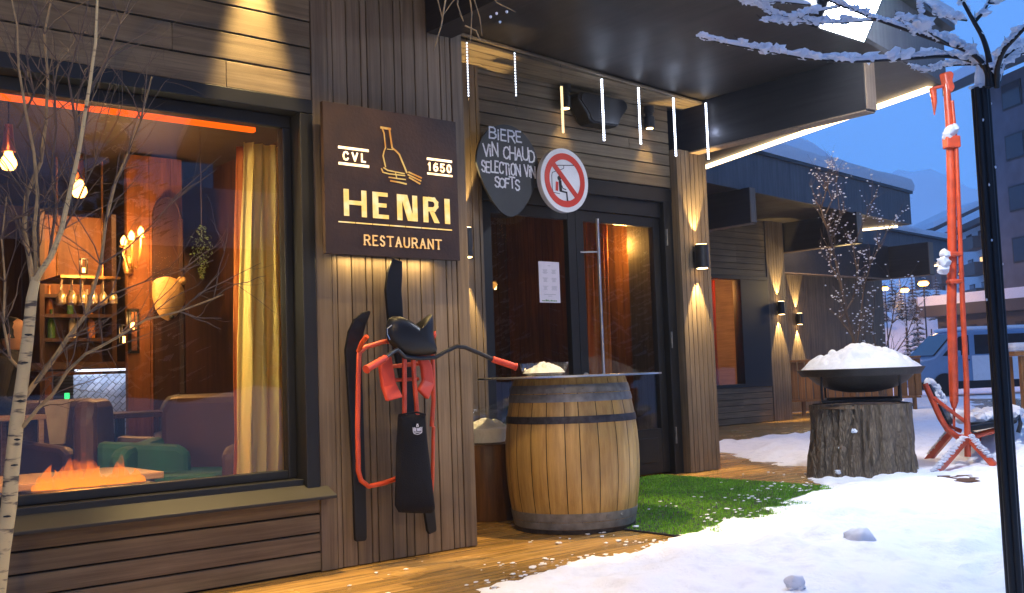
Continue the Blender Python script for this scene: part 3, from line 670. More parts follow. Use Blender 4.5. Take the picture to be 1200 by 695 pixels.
# big letters: stencil shapes
B=m1
bar(B,.13,.165,.567,.745); bar(B,.255,.29,.567,.745); bar(B,.167,.253,.640,.668)
bar(B,.335,.375,.567,.745); bar(B,.377,.445,.567,.594); bar(B,.377,.435,.641,.668); bar(B,.377,.45,.718,.745)
bar(B,.515,.552,.567,.745); bar(B,.632,.668,.567,.745)
B.prism([(u(.555),v(.567)),(u(.592),v(.567)),(u(.630),v(.70)),(u(.630),v(.745)),(u(.594),v(.745)),(u(.555),v(.612))][::-1],SY-0.0035,yy)
bar(B,.715,.752,.567,.745)
seg_ribbon(B,[(u(.765),v(.580)),(u(.800),v(.582)),(u(.818),v(.602)),(u(.818),v(.628)),(u(.800),v(.650)),(u(.765),v(.652))],.023,yy,.003,IDQ)
B.prism([(u(.765),v(.668)),(u(.798),v(.668)),(u(.840),v(.745)),(u(.800),v(.745))][::-1],SY-0.0042,yy)
bar(B,.885,.925,.567,.745)
m1.build('lettering',M['gold'],sg)
m1=MB(); n=7
for k in range(n): bar(m1,.09+k*.122,.09+(k+1)*.122-.006,.783,.791)
m1.build('underline',M['gold'],sg)
m1=MB(); text(m1,'RESTAURANT',u(.27),v(.928),.050,.040,.01,.0075,yy,IDQ,serif=True,x1=u(.845)); m1.build('lettering',M['goldrest'] if 'goldrest' in M else M['gold'],sg)
m1=MB(); bar(m1,.10,.315,.285,.302); bar(m1,.10,.315,.392,.409); text(m1,'CVL',u(.135),v(.372),.040,.036,.02,.0085,yy,IDQ,x1=u(.29)); m1.build('lettering',M['goldbright'],sg)
m1=MB(); bar(m1,.755,.955,.287,.303); bar(m1,.755,.955,.392,.406)
text(m1,'1650',u(.765),v(.374),.040,.032,.02,.0085,yy,IDQ,x1=u(.945))
m1.build('lettering',M['goldbright'],sg)
m1=MB()
def zz(pts,th=.006): seg_ribbon(m1,[(u((x-36)/491),v(((y-33)-(x-36)*0.105)/588)) for x,y in pts],th,yy,.003,IDQ)
zz([(238,126),(270,130)],.012); zz([(242,130),(248,150),(252,206),(246,222),(242,240),(250,284)]); zz([(268,134),(276,206),(290,218),(302,232),(328,305)],.008); zz([(258,212),(280,214)],.003)
zz([(235,292),(240,306),(262,312),(320,318)],.006); zz([(244,288),(258,298),(318,310)],.006); zz([(262,326),(290,330),(322,334)]); zz([(268,340),(300,346),(324,352)],.008); zz([(286,306),(290,330)],.004)
zz([(336,304),(382,326)],.008); zz([(333,314),(380,338)],.008); zz([(338,326),(376,350)],.008)
m1.build('bottle_emblem',M['goldfaint2'] if 'goldfaint2' in M else M['gold'],sg)
light('AREA','sign_backlight',(sx0+SW/2-3.13,0.075,1.605-2.0-0.005),2.5,WARM,sg,0.6,aim=(0,0.15,-1)); bpy.data.lights['sign_backlight'].shape='RECTANGLE'; bpy.data.lights['sign_backlight'].size_y=0.03
# ------------------------------------------------------------------ chalkboard and round prohibition sign
CY_=6.20
cbx=thing('chalkboard','black egg shaped chalkboard with white handwriting above the entrance window','chalkboard',(5.22,CY_,2.2))
ol=[]
for k in range(48):
    a=2*math.pi*k/48; zc=2.59; s_=math.sin(a); hw=0.315*(1.0+0.0*s_); 
    zz_=zc+(0.335*s_ if s_>0 else 0.40*s_); narrow=1-0.28*max(0,-s_)**1.0
    ol.append((5.215+hw*math.cos(a)*narrow*(1.02 if s_>0 else 1),zz_))
m1=MB(); m1.prism(ol,CY_,CY_+0.02); m1.build('board',mat('chalkboard slate',(0.022,0.025,0.03),0.55,var=0.35,scale=5),cbx,bevel=0.003)
m1=MB(); m1.tube([(5.21,CY_+0.02,2.75),(5.21,YE-0.001,2.75)],0.012,8); m1.build('bracket',M['blackmetal'],cbx)
chalk=mat('white chalk paint',(0.78,0.78,0.80),0.9,var=0.2,scale=60)
m1=MB(); Yc=CY_-0.0008
def skew(x,z,y): return (x,y,z)
text(m1,'BiERE',5.03,2.795,.088,.085,.016,.013,Yc,skew,.001,.10,x1=5.36)
text(m1,'ViN CHAUD',4.965,2.655,.095,.07,.012,.013,Yc,skew,.001,.08,x1=5.49)
text(m1,'SELECTiON ViN',4.945,2.525,.088,.055,.01,.0125,Yc,skew,.001,.08,x1=5.49)
text(m1,'SOFTS',5.07,2.415,.078,.07,.01,.0125,Yc,skew,.001,.10,x1=5.32)
m1.build('writing',chalk,cbx)
RY=6.12
rs=thing('prohibition_sign','round white sign with red ring and slash across a chairlift rider, above the door','sign',(5.73,RY,2.5))
cxs,czs,rr_=5.74,2.515,0.262
def disc(r0,r1,y0_,y1_,mt,name,sub=rs,n=64):
    m1=MB()
    m1.lathe([(r0,0),(r1,0),(r1,y1_-y0_),(r0,y1_-y0_)] if r0>0 else [(0,0),(r1,0),(r1,y1_-y0_),(0,y1_-y0_)],(0,0,0),n)
    if r0>0: m1.f+=[((3*n)+k,(3*n)+(k+1)%n,(k+1)%n,k) for k in range(n)]
    m1.v=[(cxs+a,y1_-c,czs+b) for a,b,c in m1.v]; return m1.build(name,mt,sub)
whitep=mat('white enamel',(0.80,0.79,0.77),0.4,var=0.08,scale=5); redp=mat('signal red',(0.62,0.035,0.015),0.4,var=0.1)
disc(0,rr_,RY,RY+0.05,whitep,'disc'); disc(0.170,0.222,RY-0.003,RY-0.0006,redp,'red_ring')
m1=MB(); seg_ribbon(m1,[(cxs-.122,czs+.122),(cxs+.122,czs-.122)],.044,RY-0.0006,.0030,IDQ); m1.build('slash',redp,rs)
m1=MB(); yk=RY-0.0005
gx_=lambda a:cxs+(a-548)/135*0.262
gz_=lambda b:czs-(b-392)/200*0.262
def gg(pts,th): seg_ribbon(m1,[(gx_(a),gz_(b)) for a,b in pts],th,yk,.001,IDQ)
gg([(475,308),(625,287)],.006); gg([(545,300),(543,318),(530,326),(478,352),(474,372),(474,450),(480,476),(515,480)],.005)
gg([(520,405),(522,455)],.030); gg([(520,462),(555,468),(558,518)],.014); gg([(528,425),(535,445),(552,450)],.008); gg([(556,519),(563,519)],.007)
hp=[(gx_(516)+.020*math.cos(t_*math.pi/8),gz_(383)+.020*math.sin(t_*math.pi/8)) for t_ in range(16)]; m1.prism(hp,yk-.0014,yk)
m1.build('rider_pictogram',M['black'],rs)
m1=MB(); seg_ribbon(m1,[(gx_(502),gz_(415)),(gx_(500),gz_(455))],.026,yk,.0020,IDQ); m1.build('backpack',redp,rs)
m1=MB(); m1.tube([(cxs,RY+0.05,czs+.1),(cxs,YE+0.02,czs+.2)],0.012,8); m1.build('bracket',M['blackmetal'],rs)
# menu sheet
mn=thing('menu_sheet','pale pink printed menu sheet taped inside the left door glass','menu',(5.83,YD-0.008,1.55))
a=at(631,306,YD-0.01); b=at(657,355,YD-0.01)
m1=MB(); m1.box(a.x,b.x,YD-0.0085,YD-0.0065,b.z,a.z); m1.build('paper',mat('pink paper',(0.66,0.60,0.64),0.8,var=0.04),mn)
m1=MB(); w_=b.x-a.x; h_=a.z-b.z
for r_ in range(3):
    for c_ in range(2):
        for k in range(5): 
            x=a.x+w_*(.30+c_*.42); z=a.z-h_*(.2+r_*.2+k*.022); l=w_*random.uniform(.06,.13); m1.box(x-l,x+l,YD-0.0092,YD-0.0087,z-.0012,z+.0012)
for z,l in((.10,.06),(.80,.28),(.84,.10)): m1.box(a.x+w_*(.5-l),a.x+w_*(.5+l),YD-0.0092,YD-0.0087,a.z-h_*z-.0015,a.z-h_*z+.0015)
m1.build('print',mat('grey ink',(0.25,0.24,0.26),0.8),mn)
m1=MB()
for k in range(9): x=a.x+w_*(.12+k*.08); m1.box(x,x+w_*.06,YD-0.0092,YD-0.0087,b.z+h_*.03,b.z+h_*(.05+.025*random.random()))
m1.build('green_edge',mat('green ink',(0.08,0.22,0.05),0.8),mn)
# ------------------------------------------------------------------ barrel
BX,BY=4.50,4.83
br=thing('wine_barrel','large oak wine barrel with grey metal hoops used as a standing table','barrel',(BX,BY,0))
BH=0.925
def brad(z):
    t=z/BH; return 0.352+0.068*(1-((t-0.47)/0.53)**2) if True else 0
oak=wood('aged oak staves',(0.29,0.165,0.040),(0.50,0.32,0.095),'z',rough=0.36,isl=0.13,fine=30,long=2.0,bump=0.3,spec=0.5)
m1=MB(); ns=24; rg=random.Random(3); an=0; angs=[0]
for k in range(ns): an+=rg.uniform(.75,1.3); angs.append(an)
angs=[a/angs[-1]*2*math.pi for a in angs]
zs=[0.0,0.02,0.1,0.2,0.3,0.4,0.5,0.6,0.7,0.8,0.9,BH]
for k in range(ns):
    a0,a1=angs[k]+0.006,angs[k+1]-0.006; na=4; vs=[];fs=[]
    for z in zs:
        r_=brad(z)
        for q in range(na+1):
            t=q/na; a=a0+(a1-a0)*t; rr=r_-(0.003 if q in(0,na) else 0); vs.append((BX+rr*math.cos(a),BY+rr*math.sin(a),z+0.001))
    for i in range(len(zs)-1):
        for q in range(na): b0=i*(na+1)+q; fs.append((b0,b0+1,b0+na+2,b0+na+1))
    m1.add(vs,fs)
bo=m1.build('staves',oak,br,smooth=True)
m1=MB(); m1.lathe([(0,.06),(brad(.06)-.012,.06),(brad(.5)-.012,.5),(brad(.86)-.012,.86),(0,.86)],(BX,BY,0),48); m1.build('core',M['backing'],br,smooth=True)
def hoop(z0_,z1_,mt,th=0.004):
    m1=MB(); m1.lathe([(brad(z0_)+.0005,z0_),(brad(z0_)+th,z0_),(brad((z0_+z1_)/2)+th+.001,(z0_+z1_)/2),(brad(z1_)+th,z1_),(brad(z1_)+.0005,z1_)],(BX,BY,0),64); m1.build('hoop',mt,br,smooth=True)
hoop(.835,.885,M['galv']); hoop(.782,.830,M['galv']); hoop(.655,.698,M['hoopdark']); hoop(.075,.125,M['galv']); hoop(.03,.072,M['galv']); hoop(.002,.028,M['hoopdark'])
for k in range(5):
    a=R(205+k*17); m1=MB(); z=.862 if k<3 else .1
    m1.blob((BX+(brad(z)+.005)*math.cos(a),BY+(brad(z)+.005)*math.sin(a),z),.007,1,0); m1.build('rivet',M['galv'],br,smooth=True)
tt=thing('tabletop','thin round dark tabletop with a metal rim lying on the barrel','tabletop',(BX,BY,BH+.002))
m1=MB(); m1.lathe([(0,0),(0.56,0),(0.575,0.004),(0.575,0.010),(0.57,0.012),(0,0.012)],(BX,BY,BH+.003),72); m1.build('slab',mat('smoked glass top',(0.20,0.20,0.19),0.12,var=0.05,coat=0.3),tt,smooth=True)
m1=MB(); m1.lathe([(0.5755,0.001),(0.5785,0.001),(0.5785,0.0115),(0.5755,0.0115)],(BX,BY,BH+.003),72); m1.build('rim',M['steel'],tt,smooth=True)
def heap(mb,c,r,h,n,seed,lump=0.05,flat=0.8):
    """soft joined cap of snow: fine height field with rounded clods, ragged at the rim"""
    rg=random.Random(seed); seg=120; rings=44; vs=[];fs=[]
    cl=[(math.sqrt(rg.random())*.95*r,rg.uniform(0,6.283),rg.uniform(.5,1.15)*lump) for _ in range(n)]
    cl=[(q*math.cos(a),q*math.sin(a),s_) for q,a,s_ in cl]
    CX_=np.array([q[0] for q in cl]);CY2=np.array([q[1] for q in cl]);CS=np.array([q[2] for q in cl])
    for i in range(rings+1):
        q=i/rings
        for k in range(seg):
            a=2*math.pi*k/seg; rr=r*q*(1+.015*math.sin(7*a+seed)); x=rr*math.cos(a); y=rr*math.sin(a)
            d=(x-CX_)**2+(y-CY2)**2; bump=np.sqrt(np.clip(CS**2-d,0,None)).max()*.75
            fade=1-q**6
            z=h*(1-q**1.6)*(1+.18*noise.noise(Vector((x*5/r*.4,y*5/r*.4,seed))))+bump*fade+lump*.35*fbm(c[0]+x,c[1]+y,2.2/lump*.25,3)*fade
            vs.append((c[0]+x,c[1]+y,c[2]+z))
    for i in range(rings):
        for k in range(seg): fs.append((i*seg+k,i*seg+(k+1)%seg,(i+1)*seg+(k+1)%seg,(i+1)*seg+k))
    mb.add(vs,fs)
# clear bowl with ice on the table
p=at(633,437,5.1); cx0,cy0=4.585,5.16
bw=thing('ice_bowl','clear bowl heaped with snow on the barrel table','bowl',(cx0,cy0,BH+.016))
m1=MB(); m1.lathe([(0,0),(0.11,0),(0.15,.035),(0.165,.085),(0.16,.085),(0.145,.038),(0.105,.006),(0,.006)],(cx0,cy0,BH+.016),40); m1.build('bowl',M['clear'],bw,smooth=True)
m1=MB(); heap(m1,(cx0,cy0,BH+.035),.14,.06,60,4,.022); m1.build('snow',M['snowsoft'],bw,smooth=True)
# stump stool and wine cooler
SX,SYY=4.42,5.60
st=thing('stump_table','low round dark wooden drum table between the corner and the barrel','side table',(SX,SYY,0))
m1=MB(); m1.lathe([(0,0),(.235,0),(.245,.02),(.24,.25),(.245,.49),(.238,.50),(0,.50)],(SX,SYY,0.001),40); m1.build('drum',wood('dark walnut drum',(0.045,0.02,0.008),(0.13,0.06,0.022),'z',rough=.4,fine=18,bump=.25),st,smooth=True)
ck=thing('wine_cooler','clear acrylic wine cooler filled with snow on the low drum table','wine cooler',(SX-.02,SYY-.05,.503))
m1=MB(); 
vs=[];fs=[];sg_=40; prof=[(0.12,0.0),(0.15,.06),(0.17,.14),(0.19,.22)]
for j,(r_,z_) in enumerate(prof):
    for k in range(sg_):
        a=2*math.pi*k/sg_; zt=z_+(0.075*math.cos(a-R(170))**2*(j/3)**2 if j else 0); vs.append((SX-.02+r_*math.cos(a),SYY-.05+r_*.8*math.sin(a),.505+zt))
for j in range(3):
    for k in range(sg_): fs.append((j*sg_+k,j*sg_+(k+1)%sg_,(j+1)*sg_+(k+1)%sg_,(j+1)*sg_+k))
fs.append(tuple(range(sg_)))
m1.add(vs,fs); sh=m1.build('vessel',M['clear'],ck,smooth=True); so_=sh.modifiers.new('thickness','SOLIDIFY'); so_.thickness=.005
m1=MB(); heap(m1,(SX-.02,SYY-.05,.60),.145,.055,24,8,.03); m1.lathe([(0,.51),(.115,.51),(.145,.60)],(SX-.02,SYY-.05,0),30); m1.build('snow',M['snowsoft'],ck,smooth=True)
# ------------------------------------------------------------------ snow bike on the wall
KY=4.66
def A(px,py,y=4.56): p=at(px,py,y); return (p.x,p.z)
def ribbon3(mb,ctr,wds,y,th,yoff=None):
    # flat plank following centre points (px) with half widths (m)
    P=[A(*c,y) for c in ctr]; n=len(P); L=[];Rr=[]
    for i,(x,z) in enumerate(P):
        dx=P[min(i+1,n-1)][0]-P[max(i-1,0)][0]; dz=P[min(i+1,n-1)][1]-P[max(i-1,0)][1]; l=math.hypot(dx,dz); nx,nz=-dz/l,dx/l
        L.append((x+nx*wds[i],z+nz*wds[i])); Rr.append((x-nx*wds[i],z-nz*wds[i]))
    vs=[];fs=[]
    for i in range(n):
        yo=yoff[i] if yoff else 0
        vs+= [(L[i][0],y-th+yo,L[i][1]),(Rr[i][0],y-th+yo,Rr[i][1]),(Rr[i][0],y+yo,Rr[i][1]),(L[i][0],y+yo,L[i][1])]
    for i in range(n-1):
        for q in range(4): fs.append((i*4+q,i*4+(q+1)%4,(i+1)*4+(q+1)%4,(i+1)*4+q))
    fs+=[(3,2,1,0),tuple((n-1)*4+q for q in range(4))]
    mb.add(vs,fs)
bk=thing('snow_bike','red framed snow bike with black skis and seat hanging on the upright boards','snow bike',(3.05,4.62,0.15))
m1=MB(); ribbon3(m1,[(421,634),(421,631),(419,560),(415,470),(412,410),(413,390),(416,378),(420,370),(423,366)],[.026,.035,.037,.042,.047,.044,.036,.022,.006],4.66,.022,[0,0,0,0,0,-.02,-.035,-.055,-.07]); m1.build('ski',M['black'],bk,bevel=.005)
m1=MB(); ribbon3(m1,[(505,624),(504,620),(500,590),(489,520),(476,450),(461,380),(456,340),(457,322),(460,306)],[.024,.03,.035,.038,.042,.048,.05,.047,.03],4.665,.022,[0,0,0,0,0,-.01,-.025,-.03,-.03]); m1.build('ski',M['black'],bk,bevel=.005)
def T(mb,pts,r_,seg=10): mb.tube([(A(px,py,y)[0],y,A(px,py,y)[1]) for px,py,y in pts],r_,seg)
m1=MB(); T(m1,[(467,398,4.52),(448,401,4.54),(428,407,4.56),(421,414,4.57),(420,440,4.58),(419,500,4.58),(420,552,4.57),(423,563,4.57),(432,570,4.57),(450,566,4.57),(468,560,4.57)],.013)
T(m1,[(420,412,4.575),(424,402,4.54),(430,394,4.5)],.013)
T(m1,[(505,380,4.55),(507,420,4.57),(508,470,4.57),(506,500,4.57)],.012)
T(m1,[(452,446,4.56),(490,444,4.56)],.010); T(m1,[(455,430,4.57),(500,425,4.57)],.012)
T(m1,[(474,418,4.48),(474,450,4.49),(474,486,4.5)],.0125); T(m1,[(484,418,4.48),(486,450,4.49),(489,486,4.5)],.0125)
T(m1,[(508,500,4.57),(507,560,4.6),(504,600,4.63)],.010)
m1.build('frame',M['red'],bk,smooth=True)
for pts,wd in (([(449,418),(449,432),(451,452),(454,468)],[.035,.04,.042,.048]),([(491,416),(496,430),(497,448),(487,463)],[.026,.032,.036,.04])):
    m1=MB(); ribbon3(m1,pts,wd,4.55,.03,[0,-.01,-.02,-.05]); m1.build('footrest',M['redgrip'],bk,bevel=.008)
m1=MB(); T(m1,[(450,421,4.36),(458,414,4.39),(465,410,4.42),(474,418,4.45),(490,420,4.46),(510,419,4.46),(522,412,4.45),(535,406,4.44),(545,407,4.43),(562,414,4.40),(577,421,4.37)],.0115); m1.build('handlebar',M['blackmetal'],bk,smooth=True)
for a_,b_ in (((452,419.5,4.365),(429,433,4.32)),((577,421,4.37),(605,430,4.33))):
    m1=MB(); p0=[A(*a_[:2],a_[2]),A(*b_[:2],b_[2])]; q0=Vector((p0[0][0],a_[2],p0[0][1])); q1=Vector((p0[1][0],b_[2],p0[1][1]))
    pts=[q0.lerp(q1,t) for t in (0,.04,.05,.3,.6,.93,.94,1)]; m1.tube(pts,[.017,.019,.017,.0175,.018,.0175,.021,.021],14); m1.build('grip',M['redgrip'],bk,smooth=True)
so7=[(255,130),(262,108),(285,96),(318,96),(360,112),(398,136),(428,158),(440,130),(462,104),(492,82),(499,92),(500,150),(502,200),(512,245),(522,275),(518,300),(480,308),(430,312),(375,311),(330,300),(290,268),(262,232),(250,190),(248,155)]
m1=MB(); m1.puff([A(400+x/4.632,350+y/4.632,4.46) for x,y in so7],4.47,.055,5); m1.build('seat',mat('black moulded seat',(0.006,0.006,0.0065),0.40,var=0.1,spec=.35),bk,smooth=True)
m1=MB(); T(m1,[(459,381,4.42),(454,385,4.43),(454,392,4.43),(457,398,4.42)],.003,6); m1.build('seat_piping',M['goldcord'] if 'goldcord' in M else M['steel'],bk)
m1=MB(); m1.puff([A(x,y,4.5) for x,y in ((505,390),(510,388),(511,393),(509,398),(504,396))],4.5,.015,3); m1.build('tail_light',M['redgrip'],bk,smooth=True)
# cloth bag
bgx=thing('handlebar_bag','tall black cloth bag with a small white round logo hanging from the snow bike','bag',(3.1,4.5,.27))
bo7=[(471,485),(486,484),(501,485),(503,510),(507,545),(511,580),(513,598),(509,602),(490,602),(471,601),(467,594),(468,560),(469,520)]
m1=MB(); m1.puff([A(x,y,4.47) for x,y in bo7],4.50,.045,5); cloth=mat('black canvas',(0.009,0.009,0.011),0.9,var=0.25,spec=.2,scale=7,bump=.35,bscale=260); m1.build('bag_body',cloth,bgx,smooth=True)
m1=MB(); m1.tube([(A(471,485,4.47)[0],4.49,A(471,486,4.47)[1]),(A(486,485,4.47)[0],4.452,A(486,484,4.47)[1]+.004),(A(501,485,4.47)[0],4.49,A(501,486,4.47)[1])],.005,6); m1.build('hem',cloth,bgx)
lx,lz=A(489.5,502,4.445); m1=MB(); QL=lambda x,z,y:(lx+x,4.4475+y-0.0007*0,lz+z)
yb=0.0
seg_ribbon(m1,[(-.002,.022),(-.006,.010),(.006,.010),(.002,.022)],.003,yb,.002,QL)
text(m1,'HENRI',-.027,-.014,.015,.010,.002,.003,yb,QL,.002,x1=.027); seg_ribbon(m1,[(-.030,.004),(-.016,.004)],.002,yb,.002,QL); seg_ribbon(m1,[(.016,.004),(.030,.004)],.002,yb,.002,QL)
arc=[(.027*math.cos(R(a)),-.016+.014*math.sin(R(a))) for a in range(180,361,20)]; seg_ribbon(m1,arc,.0025,yb,.002,QL); seg_ribbon(m1,[(-.02,-.021),(.02,-.021)],.0025,yb,.002,QL)
m1.build('logo',chalk,bgx)
# ------------------------------------------------------------------ stump with fire bowl full of snow
BKX,BKY=7.925,4.898
stp=thing('tree_stump','thick rough barked tree stump standing in the snow, carrying the black bowl','tree stump',(BKX,BKY,0))
bark,ntb,bbk=base('deep ridged bark'); bbk.inputs['Roughness'].default_value=0.85
tcb=N(ntb,'ShaderNodeTexCoord'); mpb=N(ntb,'ShaderNodeMapping'); mpb.inputs['Scale'].default_value=(16,16,4.5); ntb.links.new(tcb.outputs['Object'],mpb.inputs['Vector'])
vn=N(ntb,'ShaderNodeTexVoronoi',feature='DISTANCE_TO_EDGE'); nb=N(ntb,'ShaderNodeTexNoise'); nb.inputs['Scale'].default_value=1.2; nb.inputs['Detail'].default_value=8
mixv=N(ntb,'ShaderNodeMix',data_type='VECTOR'); mixv.inputs[0].default_value=0.45; ntb.links.new(mpb.outputs[0],nb.inputs['Vector']); ntb.links.new(mpb.outputs[0],mixv.inputs[4]); ntb.links.new(nb.outputs['Color'],mixv.inputs[5]); ntb.links.new(mixv.outputs[1],vn.inputs['Vector'])
crb=N(ntb,'ShaderNodeValToRGB'); crb.color_ramp.elements[0].color=(0.035,0.023,0.015,1); crb.color_ramp.elements[1].color=(0.21,0.155,0.10,1); crb.color_ramp.elements[0].position=0.02; crb.color_ramp.elements[1].position=0.5
mlb=N(ntb,'ShaderNodeMath',operation='MULTIPLY_ADD'); mlb.inputs[1].default_value=0.9; ntb.links.new(vn.outputs['Distance'],mlb.inputs[0]); 
m05=N(ntb,'ShaderNodeMath',operation='MULTIPLY'); m05.inputs[1].default_value=0.45; ntb.links.new(nb.outputs['Fac'],m05.inputs[0]); ntb.links.new(m05.outputs[0],mlb.inputs[2])
ntb.links.new(mlb.outputs[0],crb.inputs[0]); ntb.links.new(crb.outputs[0],bbk.inputs['Base Color'])
bpb=N(ntb,'ShaderNodeBump'); bpb.inputs['Strength'].default_value=0.9; bpb.inputs['Distance'].default_value=0.03; ntb.links.new(mlb.outputs[0],bpb.inputs['Height']); ntb.links.new(bpb.outputs[0],bbk.inputs['Normal'])
seg=180; rings=60; vs=[];fs=[]
STH=0.63
for i in range(rings+1):
    q=i/rings; z=q*STH-0.02
    for k in range(seg):
        a=2*math.pi*k/seg
        r_=0.435+0.03*(1-q)**2-0.015*q+0.03*math.sin(3*a+1)+0.02*math.sin(2*a)
        px_,py_=math.cos(a),math.sin(a)
        ridg=abs(noise.noise(Vector((px_*5.5,py_*5.5,z*1.6))))
        ridg2=abs(noise.noise(Vector((px_*13,py_*13,z*4+5))))
        r_+= -0.045*max(0,0.22-ridg)/0.22*1.0+0.02*(ridg2-.2)
        vs.append((BKX+r_*px_-0.02*(1-q),BKY+r_*py_,z))
for i in range(rings):
    for k in range(seg): fs.append((i*seg+k,i*seg+(k+1)%seg,(i+1)*seg+(k+1)%seg,(i+1)*seg+k))
m1=MB(); m1.add(vs,fs); m1.build('bark',bark,stp,smooth=True)
m1=MB(); m1.lathe([(0,STH-.03),(.40,STH-.03),(.41,STH-.05)],(BKX,BKY,0),60); m1.build('cut_top',wood('sawn stump face',(0.12,0.07,0.035),(0.22,0.13,0.07),'x'),stp)
for (px,py,r_) in ((1001,505,.018),(986,525,.014),(982,553,.02)):
    p=atd(px,py,8.05); m1=MB(); m1.blob((p.x,p.y,p.z),r_*1.2,2,.5,(1,1,1.5 if py==511 else .8),px); m1.build('stuck_snow',M['snowsoft'],stp,smooth=True)
p=atd(986,525,8.02); m1=MB(); m1.tube([p,p-Vector((.03,.04,0))],.018,14); m1.build('knot',M['beamend'],stp)
fb=thing('fire_bowl','wide black iron bowl on a low square frame, heaped with snow','fire bowl',(BKX,BKY,STH))
m1=MB()
Hb=STH+0.27
prof=[(0.0,Hb-.20),(.12,Hb-.195),(.25,Hb-.17),(.36,Hb-.12),(.43,Hb-.055),(.47,Hb-.03),(.508,Hb),(.492,Hb+.003),(.44,Hb-.028),(0,Hb-.03)]
m1.lathe(prof,(BKX,BKY,0),64); m1.build('bowl',M['iron'],fb,smooth=True)
m1=MB(); m1.lathe([(.474,Hb-.055),(.480,Hb-.055),(.520,Hb+.004),(.513,Hb+.006)],(BKX,BKY,0),64); m1.build('rim',M['iron'],fb,smooth=True)
rq=Matrix.Translation((BKX,BKY,0))@Matrix.Rotation(R(31),4,'Z')
m1=MB(); s_=.305; z_=STH+.012
for a_,b_ in (((-s_,-s_),(s_,-s_)),((s_,-s_),(s_,s_)),((s_,s_),(-s_,s_)),((-s_,s_),(-s_,-s_))):
    m1.tube([rq@Vector((*a_,z_)),rq@Vector((*b_,z_))],.012,6)
m1.build('base_frame',M['iron'],fb)
for a_ in ((-s_,-s_),(s_,-s_),(s_,s_),(-s_,s_)):
    m1=MB(); m1.tube([rq@Vector((*a_,z_)),rq@Vector((*a_,Hb-.035))],.010,6); m1.build('leg',M['iron'],fb)
m1=MB(); heap(m1,(BKX,BKY,Hb-.005),.498,.195,230,15,.046); m1.build('snow',M['snowsoft'],fb,smooth=True)
# snow drift around the stump foot
# ------------------------------------------------------------------ chairlift monument
cl=thing('chairlift','old red chairlift hanger and seat standing on splayed legs in the snow','chairlift',(8.43,4.27,0))
D0=8.75
def TD(mb,pts,r_,seg=12): mb.tube([atd(x,y,D0+d) for x,y,d in pts],r_,seg)
m1=MB(); TD(m1,[(1109,98,0),(1113,150,0),(1115,220,0),(1116,300,0),(1115,360,0),(1117,430,0),(1118,470,0)],[.028,.034,.037,.038,.040,.040,.036]); TD(m1,[(1118,470,0),(1118,478,0)],[.036,.018]); TD(m1,[(1118,478,0),(1118,500,0)],.011,8)
m1.build('main_hanger',M['red'],cl,smooth=True)
m1=MB(); TD(m1,[(1116,118,-.03),(1121,176,-.04),(1124.5,264,-.05),(1128.5,367,-.06),(1132.5,443,-.06),(1134,535,-.06)],[.013,.016,.019,.022,.023,.027]); m1.build('side_hanger',M['red'],cl,smooth=True)
m1=MB()
for (x,y,h) in ((1115,167,14),(1118,298,5),(1119,330,5)):
    c=atd(x,y,D0-.03); M_=Matrix.Translation(c)@Matrix.Rotation(R(-40),4,'Z')
    mm=MB(); mm.box(-.060,.060,-.05,.05,-h/1220*D0/2,h/1220*D0/2,M_); mm.build('clamp',M['red'],cl,bevel=.012)
m1=MB(); m1.prism([(.0,0),(.05,.015),(.075,-.01),(.06,-.07),(.075,-.13),(.05,-.17),(.02,-.14),(.005,-.05)],-.03,.03); c=atd(1104,86,D0); m1.v=[(c.x+a*math.sin(R(50)),c.y-a*math.cos(R(50))+b,c.z+d) for a,b,d in m1.v]; m1.build('grip_head',M['red'],cl,bevel=.01)
m1=MB(); m1.tube([atd(1093,103,D0+.02),atd(1095,120,D0+.02),atd(1095,135,D0+.02)],[.030,.022,.004],10); m1.tube([atd(1092,104,D0),atd(1108,100,D0)],.014,8); m1.build('tine',M['red'],cl,smooth=True)
legs=[[(1133,513,-.05),(1083,570,-.55)],[(1116,506,.2),(1086,541,.55)],[(1134,512,-.05),(1166,546,-.2)],[(1136,510,.1),(1176,523,.9)]]
for a_,b_ in legs:
    m1=MB(); p=atd(a_[0],a_[1],D0+a_[2]); q=atd(b_[0],b_[1],D0+b_[2]); m1.tube([p,q],.036,4); m1.build('leg',M['red'],cl,bevel=.004)
    m2=MB(); n=14
    for k in range(n): 
        t=.08+.8*k/n; c=p.lerp(q,t); m2.blob((c.x,c.y,c.z+.032),.03,2,.4,(1.1,1.1,.5),k)
    m2.build('snow',M['snowsoft'],cl,smooth=True)
m1=MB(); TD(m1,[(1084,450,.05),(1092,468,.0),(1102,490,0),(1110,503,0),(1122,512,0),(1134,513,0),(1160,506,.1),(1185,500,.15)],.025); m1.build('seat_frame',M['red'],cl,smooth=True)
m1=MB(); TD(m1,[(1090,449,.45),(1098,468,.42),(1106,488,.4),(1114,501,.4),(1126,505,.4)],.02); m1.build('seat_frame',M['red'],cl,smooth=True)
m1=MB(); TD(m1,[(1094,466,-.02),(1112,480,-.02),(1131,494,-.03)],.016,8); m1.build('arm_brace',M['red'],cl,smooth=True)
m1=MB(); a_,b_,c_,d_=atd(1136,506,D0-.05),atd(1190,497,D0+.05),atd(1190,487,D0+.5),atd(1140,493,D0+.45)
up_=Vector((0,0,.045)); m1.add([a_,b_,c_,d_,a_+up_,b_+up_,c_+up_,d_+up_],[(3,2,1,0),(4,5,6,7),(0,1,5,4),(1,2,6,5),(2,3,7,6),(3,0,4,7)]); m1.build('seat',M['black'],cl,bevel=.012)
